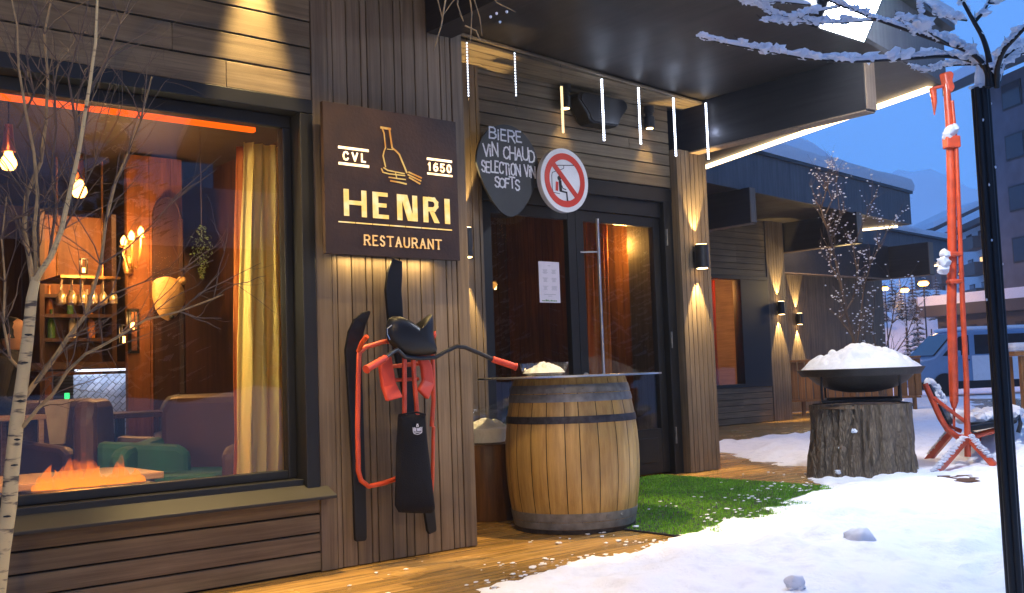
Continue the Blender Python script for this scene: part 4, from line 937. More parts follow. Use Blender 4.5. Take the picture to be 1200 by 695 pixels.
m1=MB(); TD(m1,[(1189,494,0),(1194,488,0.1),(1196,497,0),(1193,507,0)],.018,8); m1.build('seat_lip',M['blackmetal'],cl,smooth=True)
m1=MB(); a_,b_,c_,d_=atd(1087,451,D0+.05),atd(1110,498,D0+.05),atd(1117,497,D0+.42),atd(1094,450,D0+.45); nn=(b_-a_).cross(d_-a_).normalized()*.02
m1.add([a_,b_,c_,d_,a_+nn,b_+nn,c_+nn,d_+nn],[(3,2,1,0),(4,5,6,7),(0,1,5,4),(1,2,6,5),(2,3,7,6),(3,0,4,7)]); m1.build('backrest',M['black'],cl,bevel=.006)
m1=MB(); rg=random.Random(8)
for k in range(26):
    t=rg.random(); s_=rg.random(); c=(b_.lerp(a_,.45+.55*t)).lerp(c_.lerp(d_,.45+.55*t),s_); m1.blob((c.x,c.y,c.z+.02),.045,2,.4,(.9,.9,.8),k)
a2,b2,c2,d2_=atd(1136,504,D0-.05),atd(1190,496,D0+.05),atd(1192,487,D0+.5),atd(1118,493,D0+.45)
for k in range(60):
    t=rg.random(); s_=.25+.75*rg.random(); c=a2.lerp(b2,t).lerp(d2_.lerp(c2,t),s_); m1.blob((c.x,c.y,c.z+.06),.06,2,.35,(1.1,1.1,.6),k)
for (x,y,r_) in ((1114,153,.05),(1110,158,.04),(1107,297,.045),(1106,307,.06),(1105,316,.05),(1118,150,.04)):
    c=atd(x,y,D0-.05); m1.blob(tuple(c),r_,2,.4,(1,1,.8),x)
m1.build('snow',M['snowsoft'],cl,smooth=True)
# ------------------------------------------------------------------ bare branches generator
def twigs(mb,p,d,length,r_,depth,rg,segs=5,curl=0.25,spread=0.7,pts_out=None,up=0.08,nch=3):
    pts=[Vector(p)]; d=Vector(d).normalized(); rads=[r_]
    for k in range(segs):
        d=(d+Vector((rg.uniform(-1,1),rg.uniform(-1,1),rg.uniform(-1,1)+up))*curl).normalized()
        pts.append(pts[-1]+d*length/segs); rads.append(r_*(1-.75*(k+1)/segs))
    mb.tube(pts,rads,5 if r_<.01 else 7,caps=False)
    if pts_out is not None: pts_out+= [(q,rads[i]) for i,q in enumerate(pts)]
    if depth>0:
        for c in range(nch):
            i=rg.randint(1,segs-1); dd=(pts[i+1]-pts[i]).normalized()+Vector((rg.uniform(-1,1),rg.uniform(-1,1),rg.uniform(-1,1)))*spread
            twigs(mb,pts[i],dd,length*rg.uniform(.45,.7),rads[i]*.6,depth-1,rg,segs,curl,spread,pts_out,up,nch)
# ------------------------------------------------------------------ birch in the left foreground
birchm,ntt2,bb2=base('birch bark'); bb2.inputs['Roughness'].default_value=.65
tc2=N(ntt2,'ShaderNodeTexCoord'); mp2=N(ntt2,'ShaderNodeMapping'); mp2.inputs['Scale'].default_value=(14,14,60); ntt2.links.new(tc2.outputs['Object'],mp2.inputs[0])
nz2=N(ntt2,'ShaderNodeTexNoise'); nz2.inputs['Scale'].default_value=1; nz2.inputs['Detail'].default_value=3; ntt2.links.new(mp2.outputs[0],nz2.inputs['Vector'])
cr2=N(ntt2,'ShaderNodeValToRGB'); cr2.color_ramp.elements[0].position=.34; cr2.color_ramp.elements[1].position=.44; cr2.color_ramp.elements[0].color=(.07,.05,.03,1); cr2.color_ramp.elements[1].color=(.50,.37,.17,1)
ntt2.links.new(nz2.outputs['Fac'],cr2.inputs[0]); ntt2.links.new(cr2.outputs[0],bb2.inputs['Base Color'])
twm=mat('brown twig bark',(0.085,0.055,0.035),0.7,var=0.3,scale=15)
limbm=mat('young birch limb',(0.26,0.17,0.07),0.65,var=0.4,scale=30)
DB=3.2
bt=thing('birch_tree','slim pale barked birch with bare branches in front of the big window','tree',tuple(atd(-10,760,DB)-Vector((0,0,atd(-10,760,DB).z))))
def pth(pts,D=DB): return [atd(x,y,D+(z[0] if z else 0)) for x,y,*z in pts]
m1=MB(); base_=atd(-12,800,DB); tp=[Vector((base_.x,base_.y,-.1))]+pth([(-6,720),(2,650),(11,590),(13,560),(19,500),(27,440),(32,400),(37,350),(42,325)])
m1.tube(tp,[.026,.025,.024,.023,.0225,.021,.019,.018,.016,.013],14); m1.build('trunk',birchm,bt,smooth=True)
m1=MB()
for (x,y) in ((24,470),(17,545),(29,425),(20,515),(9,605),(33,392)):
    c=atd(x,y,DB-.024); m1.blob(tuple(c),.010,1,.4,(1.2,.6,.35),x)
m1.build('bark_marks',M['backing'],bt)
LB=[([(41,330),(48,318),(60,300),(72,270),(82,225),(92,180),(97,150),(105,100),(112,50),(114,0),(112,-60)],.012),
([(39,335),(34,300),(28,270),(31,230),(48,190),(54,140),(56,90),(52,40),(60,0),(64,-40)],.0105),
([(42,328),(42,300),(40,270),(44,230),(40,180),(30,130),(22,80),(20,30),(10,-20)],.009),
([(22,475),(40,450),(60,425),(80,395),(100,370),(118,310),(124,260),(135,215),(150,180),(165,140),(178,90)],.0105),
([(27,500),(45,478),(62,462),(78,436),(100,415),(120,405),(138,395),(170,375),(210,365),(250,350),(262,345)],.0075),
([(30,440),(12,420),(4,380),(6,330),(2,280),(8,230)],.007),
([(62,290),(85,250),(100,215),(112,190),(118,175),(127,168)],.005),
([(58,300),(66,240),(60,200),(66,150),(64,100),(60,60)],.006),
([(92,180),(88,140),(80,90),(92,50),(104,0)],.006),
([(104,110),(125,70),(140,30),(153,0),(165,-30)],.006),
([(118,310),(150,290),(180,262),(200,240),(228,215)],.004),
([(100,370),(130,345),(170,330),(210,318),(250,305)],.004),
([(-10,300),(10,260),(30,250),(50,235),(70,200),(100,185)],.004),
([(20,150),(40,110),(30,60),(45,20),(40,-20)],.005),([(210,365),(225,352),(232,345),(250,352)],.003)]
rg=random.Random(21)
for pts,r_ in LB:
    jj=LB.index((pts,r_)); m1=MB(); P=pth([(x,y,.02*i*(1 if jj%2 else -1)) for i,(x,y) in enumerate(pts)]); n=len(P)
    m1.tube(P,[.82*r_*(1-.72*i/(n-1)) for i in range(n)],8,caps=False); m1.build('branch',birchm if r_>.0119 else (limbm if r_>.0065 else twm),bt,smooth=True)
m1=MB()
for pts,r_ in LB:
    P=pth(pts)
    for i in range(1,len(P)-1):
        for _ in range(2 if r_>.004 else 1):
            dd=(P[i+1]-P[i]).normalized()+Vector((rg.uniform(-1,1),rg.uniform(-.5,.5),rg.uniform(-.6,.9)))*.9
            twigs(m1,P[i],dd,rg.uniform(.12,.34),.0022,1,rg,5,.28,.8,nch=2)
m1.build('twigs',twm,bt); 
# branch arching over, its tips hang into the top of the view
m1=MB(); P=[atd(60,-60,DB),atd(180,-220,DB+.1),atd(330,-230,DB+.2),atd(450,-140,DB+.3),atd(505,-60,DB+.35),atd(522,0,DB+.35),atd(517,30,DB+.35),atd(508,60,DB+.35)]
m1.tube(P,[.012,.010,.008,.006,.004,.003,.0024,.0015],7,caps=False)
for a_ in ([(508,-20),(518,20),(528,5),(540,-10)],[(540,-30),(536,5),(543,25),(538,15)],[(548,-20),(553,15),(552,35),(551,50)],[(546,-20),(556,0),(562,20),(565,42)],[(575,-10),(582,3),(592,8),(604,14)],[(545,30),(558,36),(563,48)]):
    m1.tube([atd(x,y,DB+.35) for x,y in a_],[.003,.0025,.002,.0012],6,caps=False)
m1.build('branch',limbm,bt,smooth=True)
m1=MB()
for x,y in ((582,16),(594,14),(586,26),(575,20)): c=atd(x,y,DB+.35); m1.blob(tuple(c),.005,1,.4)
m1.build('snow',M['snowsoft'],bt,smooth=True)
# ------------------------------------------------------------------ snow laden tree on a black fluted post, right foreground
DT=4.2
tb=atd(1176,700,DT)
tr=thing('snowy_tree_post','slender black fluted post branching into black limbs thick with snow, right foreground','tree post',(tb.x,tb.y,0))
m1=MB(); top=atd(1163,97,DT); topz=top.z; cx_,cy_=tb.x-.0,tb.y
cx_,cy_=(top.x+tb.x)/2,(top.y+tb.y)/2
for k in range(7):
    a=2*math.pi*k/6; rr=0 if k==6 else .022
    m1.tube([(cx_+rr*math.cos(a),cy_+rr*math.sin(a),-.15),(cx_+rr*math.cos(a),cy_+rr*math.sin(a),topz)],.0145 if k<6 else .02,12)
m1.build('post',M['black'],tr,smooth=True)
BR=[([(1158,102,0),(1157,85,0),(1148,70,0),(1130,58,.02),(1100,48,.05),(1060,34,.1),(1020,20,.15),(985,6,.2),(940,-12,.25)],.0125,1),
([(1159,102,0),(1156,82,.05),(1140,72,.1),(1110,66,.12),(1060,69,.15),(1000,72,.2),(950,69,.25),(900,60,.3),(855,52,.33),(822,44,.35)],.0105,1.25),
([(1162,102,0),(1159,70,-.02),(1152,45,-.02),(1141,25,-.03),(1130,5,-.05),(1120,-15,-.08)],.013,.7),
([(1141,27,-.03),(1152,14,-.03),(1160,0,-.03),(1170,-12,-.04)],.008,.9),
([(1168,102,0),(1169,80,-.05),(1176,60,-.1),(1190,44,-.15),(1210,25,-.2),(1240,5,-.25)],.0125,.8),
([(1169,98,0),(1174,72,.05),(1188,58,.05),(1210,48,.1),(1240,38,.1)],.009,1.1),
([(1160,100,.05),(1150,78,.12),(1125,76,.16),(1100,79,.2),(1085,84,.22),(1070,80,.25)],.006,.9),
([(1170,100,.0),(1180,72,.1),(1200,62,.15),(1230,58,.2)],.007,1),
([(1112,52,.03),(1092,40,0),(1078,26,0),(1055,22,0)],.0055,1),
([(1092,40,0),(1080,30,-.02),(1079,16,-.03),(1078,8,-.03)],.004,1.2),
([(1133,24,-.03),(1118,22,-.05),(1105,18,-.06),(1098,12,-.06)],.004,.9),
([(1025,24,.2),(980,27,.25),(930,26,.28),(900,25,.3)],.0045,1.1),
([(985,8,.25),(940,18,.25),(920,25,.3),(895,8,.3),(872,2,.3)],.004,1),
([(950,6,.3),(910,2,.3),(885,5,.3),(860,-4,.3)],.004,1.1),
([(1160,4,-.03),(1172,2,-.03),(1185,-4,-.05)],.004,1)]
rg=random.Random(77); sn=MB(); tw=MB()
for bi,(pts,r_,sf) in enumerate(BR):
    P=[atd(x,y,DT+d) for x,y,d in pts]; n=len(P)
    # catmull-rom smoothing
    S=[];
    for i in range(n-1):
        p0=P[max(i-1,0)];p1=P[i];p2=P[i+1];p3=P[min(i+2,n-1)]
        for k in range(6):
            t=k/6; S.append(.5*((2*p1)+(-p0+p2)*t+(2*p0-5*p1+4*p2-p3)*t*t+(-p0+3*p1-3*p2+p3)*t**3))
    S.append(P[-1]); L=len(S); rad=[r_*(1-.6*i/L) for i in range(L)]
    m1=MB(); m1.tube(S,rad,10,caps=True); m1.build('branch',M['black'],tr,smooth=True)
    # snow ridge on the upper side
    sp_=[];sr=[]
    for i,s_ in enumerate(S):
        if i<3 and bi<6: continue
        steep=abs((S[min(i+1,L-1)]-S[max(i-1,0)]).normalized().z)
        h=(r_*.55+.0075*sf)*(1-.8*max(0,steep-.35))*(0.8+.5*abs(noise.noise(s_*28)))
        sp_.append(s_+Vector((0,0,rad[i]*.6+h*.55))); sr.append(h*.85)
    if len(sp_)>2: sr[0]*=.3; sr[-1]*=.3; sn.tube(sp_,sr,8)
    for i in range(4,L,1):
        if rg.random()<.95:
            steep=abs((S[min(i+1,L-1)]-S[max(i-1,0)]).normalized().z)
            if steep<.75: 
                s_=S[i]; rr=rg.uniform(.009,.021)*sf*(1 if i<L*.8 else .7); sn.blob((s_.x+rg.uniform(-.012,.012),s_.y+rg.uniform(-.012,.012),s_.z+rad[i]+rr*.45),rr,2,.7,(1.25,1.25,.85),i)
    # side twigs with snow
    for i in range(5,L-1,2 if bi in(1,6,11,12) else 4):
        if r_>.0104 and i<8: continue
        ax_=(S[i]-S[i-1]).normalized(); q=[S[i]]; dd=(ax_+Vector((rg.uniform(-.6,.6),rg.uniform(-.6,.6),rg.uniform(0,.7)))).normalized(); ln=rg.uniform(.03,.09)
        for k in range(4): q.append(q[-1]+dd*ln/4); dd=(dd+Vector((rg.uniform(-1,1),rg.uniform(-1,1),rg.uniform(-.5,.6)))*.3).normalized()
        tw.tube(q,[.0026,.0022,.0018,.0014,.0008],5,caps=False)
        for k in range(3): 
            c=q[k]; rr=rg.uniform(.005,.013)*sf; sn.blob((c.x,c.y,c.z+rr*.7),rr,1,.45,(1.3,1.3,.8),k+i)
c=Vector((cx_,cy_,topz))
for k in range(9): sn.blob((c.x+rg.uniform(-.03,.03),c.y+rg.uniform(-.03,.03),c.z+.004),.014,2,.3,(1,1,.7),k)
sn.tube([c+Vector((.0,0,0)),c+Vector((.0,0,.05)),c+Vector((0,0,.10))],[.022,.02,.008],10)
for k in range(14):
    a=rg.uniform(0,6.28); z=rg.uniform(topz-.9,topz-.03); sn.blob((cx_+.036*math.cos(a),cy_+.036*math.sin(a),z),.004,1,.3,(1,1,1.6),k)
sn.build('snow',M['snowsoft'],tr,smooth=True); tw.build('twigs',M['black'],tr)
# ------------------------------------------------------------------ shrubs behind the fire bowl
def shrub(name,label,b,pol,rtw,seed,snowr=.02,dens=3,tw_len=(.15,.4),sn_p=.35,mt=None):
    t=thing(name,label,'shrub',b); rg=random.Random(seed); m1=MB(); m2=MB(); out=[]
    for P,r_ in pol:
        n=len(P); m1.tube(P,[r_*(1-.7*i/(n-1)) for i in range(n)],6,caps=False)
        for i in range(1,n):
            for _ in range(dens):
                dd=(P[i]-P[i-1]).normalized()+Vector((rg.uniform(-1,1),rg.uniform(-1,1),rg.uniform(-.3,1)))*.8
                twigs(m1,P[i],dd,rg.uniform(*tw_len),r_*.3,1,rg,4,.35,.8,out,nch=2)
    for q,r_ in out:
        if rg.random()<sn_p: s_=rg.uniform(.4,1)*snowr; m2.blob((q.x,q.y,q.z+s_*.5),s_,1,.4,(1.2,1.2,.8),int(q.x*100))
    m1.build('stems',mt or limbm,t); m2.build('snow',M['snowsoft'],t,smooth=True); return t
DS=11.5
def pd(pts,D): return [atd(x,y,D+(k%3-1)*.12) for k,(x,y) in enumerate(pts)]
b0=atd(1003,480,DS)
shrub('bare_shrub','tall bare shrub dotted with snow behind the snow filled fire bowl',(b0.x,b0.y,0),
 [(pd([(1006,500),(1004,430),(1000,395),(990,360),(985,330),(978,300),(970,270),(962,245),(968,225)],DS),.022),(pd([(1000,395),(985,375),(1000,350),(1005,320),(1000,290),(1012,260),(1020,240)],DS),.012),
 (pd([(1002,420),(1008,380),(1012,340),(1020,310),(1030,290),(1040,270)],DS),.012),(pd([(985,330),(972,310),(975,280),(985,255),(980,215)],DS),.010),(pd([(968,250),(975,235),(968,215),(975,205)],DS),.007)],.005,5,.012,5,(.12,.40),.28,twm)
b1=atd(1035,480,12.5)
shrub('low_shrub','lower rust brown shrub right of the tall one, under the orange street lights',(b1.x,b1.y,0),
 [(pd([(1034,490),(1030,420),(1022,390),(1025,350)],12.5),.014),(pd([(1034,470),(1036,420),(1045,380),(1050,345)],12.5),.014),(pd([(1036,470),(1045,420),(1062,395),(1075,360)],12.5),.012),(pd([(1034,470),(1020,430),(1012,400),(1014,370)],12.5),.012)],.004,9,.014,4,(.15,.4),.22,twm)
# ------------------------------------------------------------------ slatted counter, steps, snow covered table, grate
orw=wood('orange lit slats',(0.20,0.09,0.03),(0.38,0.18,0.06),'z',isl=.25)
sb=thing('slatted_counter','waist high slatted wooden counter on the far terrace behind the fire bowl','counter',(17.0,11.3,0))
P0=Vector((16.25,11.62,0)); P1=Vector((18.15,10.05,0)); dd=(P1-P0).normalized(); Ln=(P1-P0).length; ang=math.atan2(dd.y,dd.x); MM=Matrix.Translation(P0)@Matrix.Rotation(ang,4,'Z')
x=0
m1=MB()
while x<Ln: m1.box(x,x+.11,-.012,.012,.30,.985,MM); x+=.135
m1.build('slats',orw,sb)
m1=MB(); m1.box(-.06,Ln+.06,-.10,.35,.99,1.03,MM); m1.build('top',orw,sb,bevel=.004)
m1=MB(); m1.box(-.04,Ln+.04,-.05,.3,.26,.296,MM); m1.build('lower_rail',orw,sb)
for x in (0,.35,.7,Ln/2,Ln-.05): m1=MB(); m1.box(x-.03,x+.03,.02,.08,0,.98,MM); m1.build('post',orw,sb)
light('POINT','terrace_lamp',(16.6,10.3,2.4),55,WARM,None,.1)
bx=thing('stone_block','small grey block capped with snow just right of the stump','block',(10.2,5.95,0)); 
m1=MB(); m1.box(-.11,.11,-.10,.10,-.12,.20); m1.build('block',mat('grey concrete',(.22,.22,.22),.85,var=.2,bump=.3),bx,local=True,bevel=.012)
m1=MB(); 
for k in range(10): m1.blob((random.uniform(-.08,.08),random.uniform(-.07,.07),.215),.055,2,.3,(1,1,.5),k)
m1.build('snow',M['snowsoft'],bx,smooth=True,local=True)
gm=thing('doormat','rough brown mat uncovered in the snow beneath the chairlift seat','mat',(8.25,4.05,0.0))
Mm=Matrix.Translation(atz(1148,561,0.05)-Vector((0,0,.005)))@Matrix.Rotation(R(-45),4,'Z'); 
m1=MB(); m1.box(-.24,.30,-.23,.23,-.02,.012,Mm); m1.build('pad',mat('brown coir',(.10,.045,.02),.95,var=.5,scale=30,bump=.8,bscale=120),gm)
tb2=atd(1205,455,12.0)
tbx=thing('picnic_table','wooden outdoor table under a thick slab of snow at the right edge','table',(tb2.x,tb2.y,0)); Mt=Matrix.Translation((tb2.x,tb2.y,0))@Matrix.Rotation(R(-48),4,'Z')
zt=atd(1195,412,12.0).z
m1=MB(); m1.box(-.25,1.2,-.4,.4,zt-.05,zt,Mt); m1.build('top',orw,tbx)
for x,y in ((-.12,-.3),(-.12,.3),(1.1,-.3),(1.1,.3)): m1=MB(); m1.box(x-.05,x+.05,y-.05,y+.05,-.2,zt-.052,Mt); m1.build('leg',orw,tbx)
m1=MB(); m1.box(-.28,1.22,-.42,.42,zt,zt+.10,Mt); o=m1.build('snow',M['snowsoft'],tbx,bevel=.045)
sbk=MB(); 
for k in range(24): 
    p=atd(1215+random.uniform(-12,60),470+random.uniform(-6,50),9.6+random.uniform(-.7,.9)); sbk.blob((p.x,p.y,-.05),random.uniform(.35,.6),3,.25,(1.2,1.2,.75),k)
o=sbk.build('snow_bank',M['snow'],smooth=True); struct(o)
# ------------------------------------------------------------------ van
vb=atd(1068,458,30); VA=math.atan2(r0.y,r0.x)
vn_=thing('parked_van','blue and white passenger van with snowy roof parked across the street','van',(vb.x,vb.y,-.12),rz=VA+R(3))
blue=mat('van blue paint',(0.13,0.23,0.37),.35,coat=.4,var=.05); vwh=mat('van white paint',(0.62,0.64,0.66),.4,coat=.3,var=.05); dkgl=mat('dark van glass',(0.01,0.013,0.018),.12,var=.05)
prof=[(0.05,.35),(0.02,.75),(0.12,.98),(0.75,1.12),(1.42,1.78),(1.75,1.88),(5.0,1.88),(5.15,1.75),(5.22,.9),(5.22,.35)]
m1=MB(); m1.prism(prof,0,1.85); m1.build('body',blue,vn_,local=True,bevel=.04)
m1=MB(); m1.prism([(1.85,.40),(1.85,1.14),(5.15,1.14),(5.2,.9),(5.2,.40)],-.012,-.002); m1.build('white_panel',vwh,vn_,local=True)
for q in ([(0.98,1.16),(1.50,1.70),(1.78,1.74),(1.78,1.16)],[(1.95,1.18),(1.95,1.74),(3.45,1.74),(3.45,1.18)],[(3.6,1.18),(3.6,1.74),(4.95,1.74),(5.0,1.18)]):
    m1=MB(); m1.prism(q,-.010,-.001); m1.build('side_window',dkgl,vn_,local=True)
m1=MB(); m1.add([(.80,.12,1.17),(1.42,.2,1.78),(1.42,1.65,1.78),(.80,1.73,1.17),(.76,.12,1.19),(1.38,.2,1.80),(1.38,1.65,1.80),(.76,1.73,1.19)],[(3,2,1,0),(4,5,6,7),(0,1,5,4),(1,2,6,5),(2,3,7,6),(3,0,4,7)]); m1.build('windscreen',dkgl,vn_,local=True)
for x in (1.0,4.2):
    m1=MB(); m1.lathe([(0,0),(.33,0),(.33,.22),(0,.22)],(0,0,0),24); m1.v=[(x+a,.18-c-.02,.33+b) for a,b,c in m1.v]; wh=m1.build('wheel',M['black'],vn_,local=True)
    m1=MB(); m1.lathe([(0,0),(.18,0),(.18,.02),(0,.02)],(0,0,0),20); m1.v=[(x+a,-.055+c,.33+b) for a,b,c in m1.v]; m1.build('rim',M['galv'],wh,local=True)
m1=MB(); m1.box(.1,5.2,-.015,.1,.2,.42); m1.build('skirt',M['black'],vn_,local=True)
m1=MB(); m1.box(1.2,1.45,-.20,-.03,1.10,1.30); m1.build('mirror',blue,vn_,local=True,bevel=.03)
m1=MB(); m1.box(1.6,1.78,-.025,-.002,1.0,1.04); m1.build('handle',M['black'],vn_,local=True)
m1=MB(); m1.box(.0,.06,.15,.45,.7,.88); m1.build('headlight',M['clear'],vn_,local=True)
m1=MB(); m1.box(1.6,5.1,.03,1.82,1.875,1.99); m1.build('snow',M['snowsoft'],vn_,local=True,bevel=.05)
# ------------------------------------------------------------------ apartment block, tower, chalet
def facade_building(name,label,A_,B_,h,depth,floors,cols,wallm,roofm,base=0,over=1.2,groof=True,wfrac=.42,snow=True,balc=False,snt=.5):
    A_=Vector(A_);B_=Vector(B_); d=(B_-A_); Ln=d.length; d.normalize(); ang=math.atan2(d.y,d.x); Mx=Matrix.Translation((A_.x,A_.y,base))@Matrix.Rotation(ang,4,'Z')
    t=thing(name,label,'building',((A_.x+B_.x)/2,(A_.y+B_.y)/2,base))
    m1=MB(); m1.box(0,Ln,0,depth,0,h,Mx); m1.build('wall',wallm,t)
    if groof: pr=[(-over,h-.3),(-over,h+.1),(depth/2,h+depth*.28),(depth+over,h+.1),(depth+over,h-.3),(depth/2,h+depth*.28-.5)]
    m1=MB()
    if groof:
        vs=[Mx@Vector((-over,y,z)) for y,z in pr]+[Mx@Vector((Ln+over,y,z)) for y,z in pr]; n=6
        m1.add(vs,[tuple(range(n)),tuple(range(2*n-1,n-1,-1))]+[(i,i+n,(i+1)%n+n,(i+1)%n) for i in range(n)])
    else: m1.box(-over,Ln+over,-over,depth+over,h,h+.5,Mx)
    r_=m1.build('roof',roofm,t)
    if snow:
        m1=MB()
        if groof:
            for ya,za,yb,zb in ((-over,h+.1,depth/2,h+depth*.28),(depth/2,h+depth*.28,depth+over,h+.1)):
                vs=[Mx@Vector(p) for p in ((-over,ya,za+.02),(Ln+over,ya,za+.02),(Ln+over,yb,zb+.02),(-over,yb,zb+.02),(-over,ya,za+snt),(Ln+over,ya,za+snt),(Ln+over,yb,zb+snt),(-over,yb,zb+snt))]
                m1.add(vs,[(3,2,1,0),(4,5,6,7),(0,1,5,4),(1,2,6,5),(2,3,7,6),(3,0,4,7)])
        else: m1.box(-over,Ln+over,-over,depth+over,h+.5,h+.5+snt,Mx)
        m1.build('snow',M['snowsoft'],r_)
    fh=h/floors; cw=Ln/cols; shade=[mat(name+' window glass',(0.015,0.02,0.03),.15,var=.1)]
    if 'litw' not in M: M['litw']=emit('lit far window',(1.0,.6,.28),1.3)
    rg=random.Random(len(name)*3+cols)
    for f in range(floors):
        for c in range(cols):
            x=c*cw+cw*(.5-wfrac/2); z=f*fh+fh*.30
            m1=MB(); m1.box(x,x+cw*wfrac,-.06,-.01,z,z+fh*.5,Mx); w_=m1.build('window',M['frame'],t)
            m1=MB(); m1.box(x+.08,x+cw*wfrac-.08,-.075,-.061,z+.08,z+fh*.5-.08,Mx); m1.build('pane',M['litw'] if rg.random()<.04 else shade[0],w_)
        if balc:
            for c in range(0,cols,3):
                m1=MB(); m1.box(c*cw+.1,c*cw+cw*1.0,-1.1,-.065,f*fh+.1,f*fh+1.0,Mx); m1.build('balcony',balcm,t)
    return t
balcm=mat('brown balcony boards',(.10,.075,.06),.7)
plast=mat('grey white render',(0.62,0.60,0.60),.85,var=.12,scale=.3); dkwood=mat('dark larch cladding',(.055,.045,.04),.8,var=.3,scale=.8)
a_=atd(1112,395,88); b_=atd(1262,395,62)
facade_building('apartment_block','pale many windowed apartment block with dark top floor and snowy roof behind the chairlift',(a_.x,a_.y),(b_.x,b_.y),9.7,12,5,9,plast,dkwood,base=1.2,over=1.3,balc=True)
# dark upper storey band
a_=atd(1106,395,80); 
t=facade_building('chalet','small dark chalet with snowy gable roof left of the apartment block',tuple(atd(1072,330,95).xy),tuple(atd(1104,330,90).xy),7.5,7,2,2,dkwood,dkwood,base=4.6,over=.9)
a_=atd(1180,400,46); b_=atd(1300,400,40)
facade_building('dark_tower','tall dark timber clad tower block at the right edge of the view',(a_.x,a_.y),(b_.x,b_.y),13.5,9,6,2,mat('blue grey cladding',(.075,.085,.11),.8,var=.25,scale=1.5),dkwood,base=-.2,over=1.4)
facade_building('low_pavilion','low flat pavilion with a snow laden roof behind the van',tuple(atd(1100,395,48).xy),tuple(atd(1205,395,44).xy),2.3,5,1,6,dkwood,dkwood,base=.6,over=.6,groof=False,snt=.45)
# ------------------------------------------------------------------ conifers
needle=mat('dark spruce needles',(0.022,0.04,0.022),.85,var=.4,scale=2)
def conifer(x,y,h,label,seed,base=-.2,snowy=.6,name='spruce_tree',group='snowy spruces'):
    t=thing(name,label,'tree',(x,y,base),group); rg=random.Random(seed); m1=MB(); m2=MB()
    m1.tube([(0,0,0),(0,0,h)],[h*.02,.02],7); m1.build('trunk',twm,t,local=True); m1=MB()
    tiers=int(12+h); 
    for i in range(tiers):
        q=i/tiers; z=h*(.10+.88*q); rr=h*.21*(1-q)**.85+.08
        nb_=int(11*(1-q)+5)
        for k in range(nb_):
            a=rg.uniform(0,6.283); l=rr*rg.uniform(.65,1.15); w_=l*.30; dr_=l*rg.uniform(.25,.5)
            ca,sa=math.cos(a),math.sin(a)
            for s_ in range(6):
                t0=s_/6; cxx=l*(.12+t0*.88); ww=w_*(1-t0*.7)*rg.uniform(.6,1.2); zz0=z-dr_*t0**1.4
                jx=rg.uniform(-ww,ww)*.5
                p=[(cxx*ca-(jx+ww)*sa,cxx*sa+(jx+ww)*ca,zz0-ww*rg.uniform(.3,.8)),(cxx*ca-(jx-ww)*sa,cxx*sa+(jx-ww)*ca,zz0-ww*rg.uniform(.3,.8)),((cxx+l*.2)*ca-jx*sa,(cxx+l*.2)*sa+jx*ca,zz0+.02*l)]
                m1.add(p,[(0,1,2)])
                if rg.random()<snowy: 
                    up_=.03*l+.015; pp=[(a0*.985,b0_*.985,c0+up_) for a0,b0_,c0 in p]; m2.add(pp,[(0,1,2)])
    m1.build('crown',needle,t,local=True); m2.build('snow',M['snowsoft'],t,local=True); return t
k=0
for x,y,D,h in ((1092,395,36,2.2),(1120,392,37,2.0),(1140,388,39,2.3),(1160,385,38,2.2),(1075,380,42,3.6),(1062,390,40,2.4),(1098,360,60,5.0)):
    p=atd(x,y,D); k+=1
    conifer(p.x,p.y,h,['low snow covered spruce left of the red chairlift post, front row','snow covered spruce just right of the chairlift post','snow covered spruce beside the black post','snow covered spruce hidden partly by the black post','tall snowy spruce under the orange street light','low snowy spruce left of the van','larger spruce farther back between van and chalet'][k-1],k*5,snowy=.8)
for j_,(px_,D_,h_) in enumerate(((1033,57,2.6),(1046,60,3.2),(1056,54,2.2),(1070,58,3.0),(1084,61,3.4),(1098,56,2.4))):
    p=atd(px_,352,D_); conifer(p.x,p.y,h_,['first','second','third','fourth','fifth','sixth'][j_]+' from the left of the small spruces on the snowy slope below the orange lamps',200+j_,base=3.0,snowy=.7,group='small spruces on the snowy slope')
# reflected side of the street: dark spruces and bank behind the camera
rg=random.Random(4)
for k in range(13):
    x=-9+k*3.4+rg.uniform(-1,1); conifer(x,-11-rg.uniform(0,6),rg.uniform(7,12),'dark spruce across the street, only seen mirrored in the window glass',100+k,snowy=.35,group='spruces across the street behind the viewer')
facade_building('dark_house','dark timber house added across the street to darken reflections in the door glass',(64,-19),(19,-24),12,12,3,9,dkwood,dkwood,base=-.2,over=1.3)  # unseen house, added to block the sky mirrored in the door
facade_building('low_dark_house','low dark timber house across the street, mirrored in the big window glass',(17,-21),(-12,-23),5.2,9,2,7,dkwood,dkwood,base=-.2,over=1.0)  # unseen, added and kept low so only the window top mirrors sky
# ------------------------------------------------------------------ street lamps
def street_lamp(x,y,h,label,e=120,gl=.10):
    t=thing('street_lamp',label,'street lamp',(x,y,-.2),'orange street lamps')
    m1=MB(); m1.tube([(0,0,0),(0,0,h)],[.04,.02],8); m1.build('pole',M['blackmetal'],t,local=True)
    m1=MB(); m1.lathe([(0,h+.30),(.16,h+.22),(.19,h+.18),(.12,h+.17),(0,h+.17)],(0,0,0),16); m1.build('cap',M['blackmetal'],t,local=True)
    m1=MB(); m1.lathe([(0,h-.0),(gl*.7,h+.01),(gl,h+.09),(gl*.7,h+.16),(0,h+.17)],(0,0,0),16); m1.build('globe',M['bulb'],t,smooth=True,local=True)
    if -5<y<5: light('SPOT','street_glow',(0,0,h+.05),e,(1,.64,.24),t,gl,50,.7,(3.0,6.5,-2.1))
    else: light('POINT','street_glow',(0,0,h+.05),e,(1,.5,.15),t,gl)
    return t
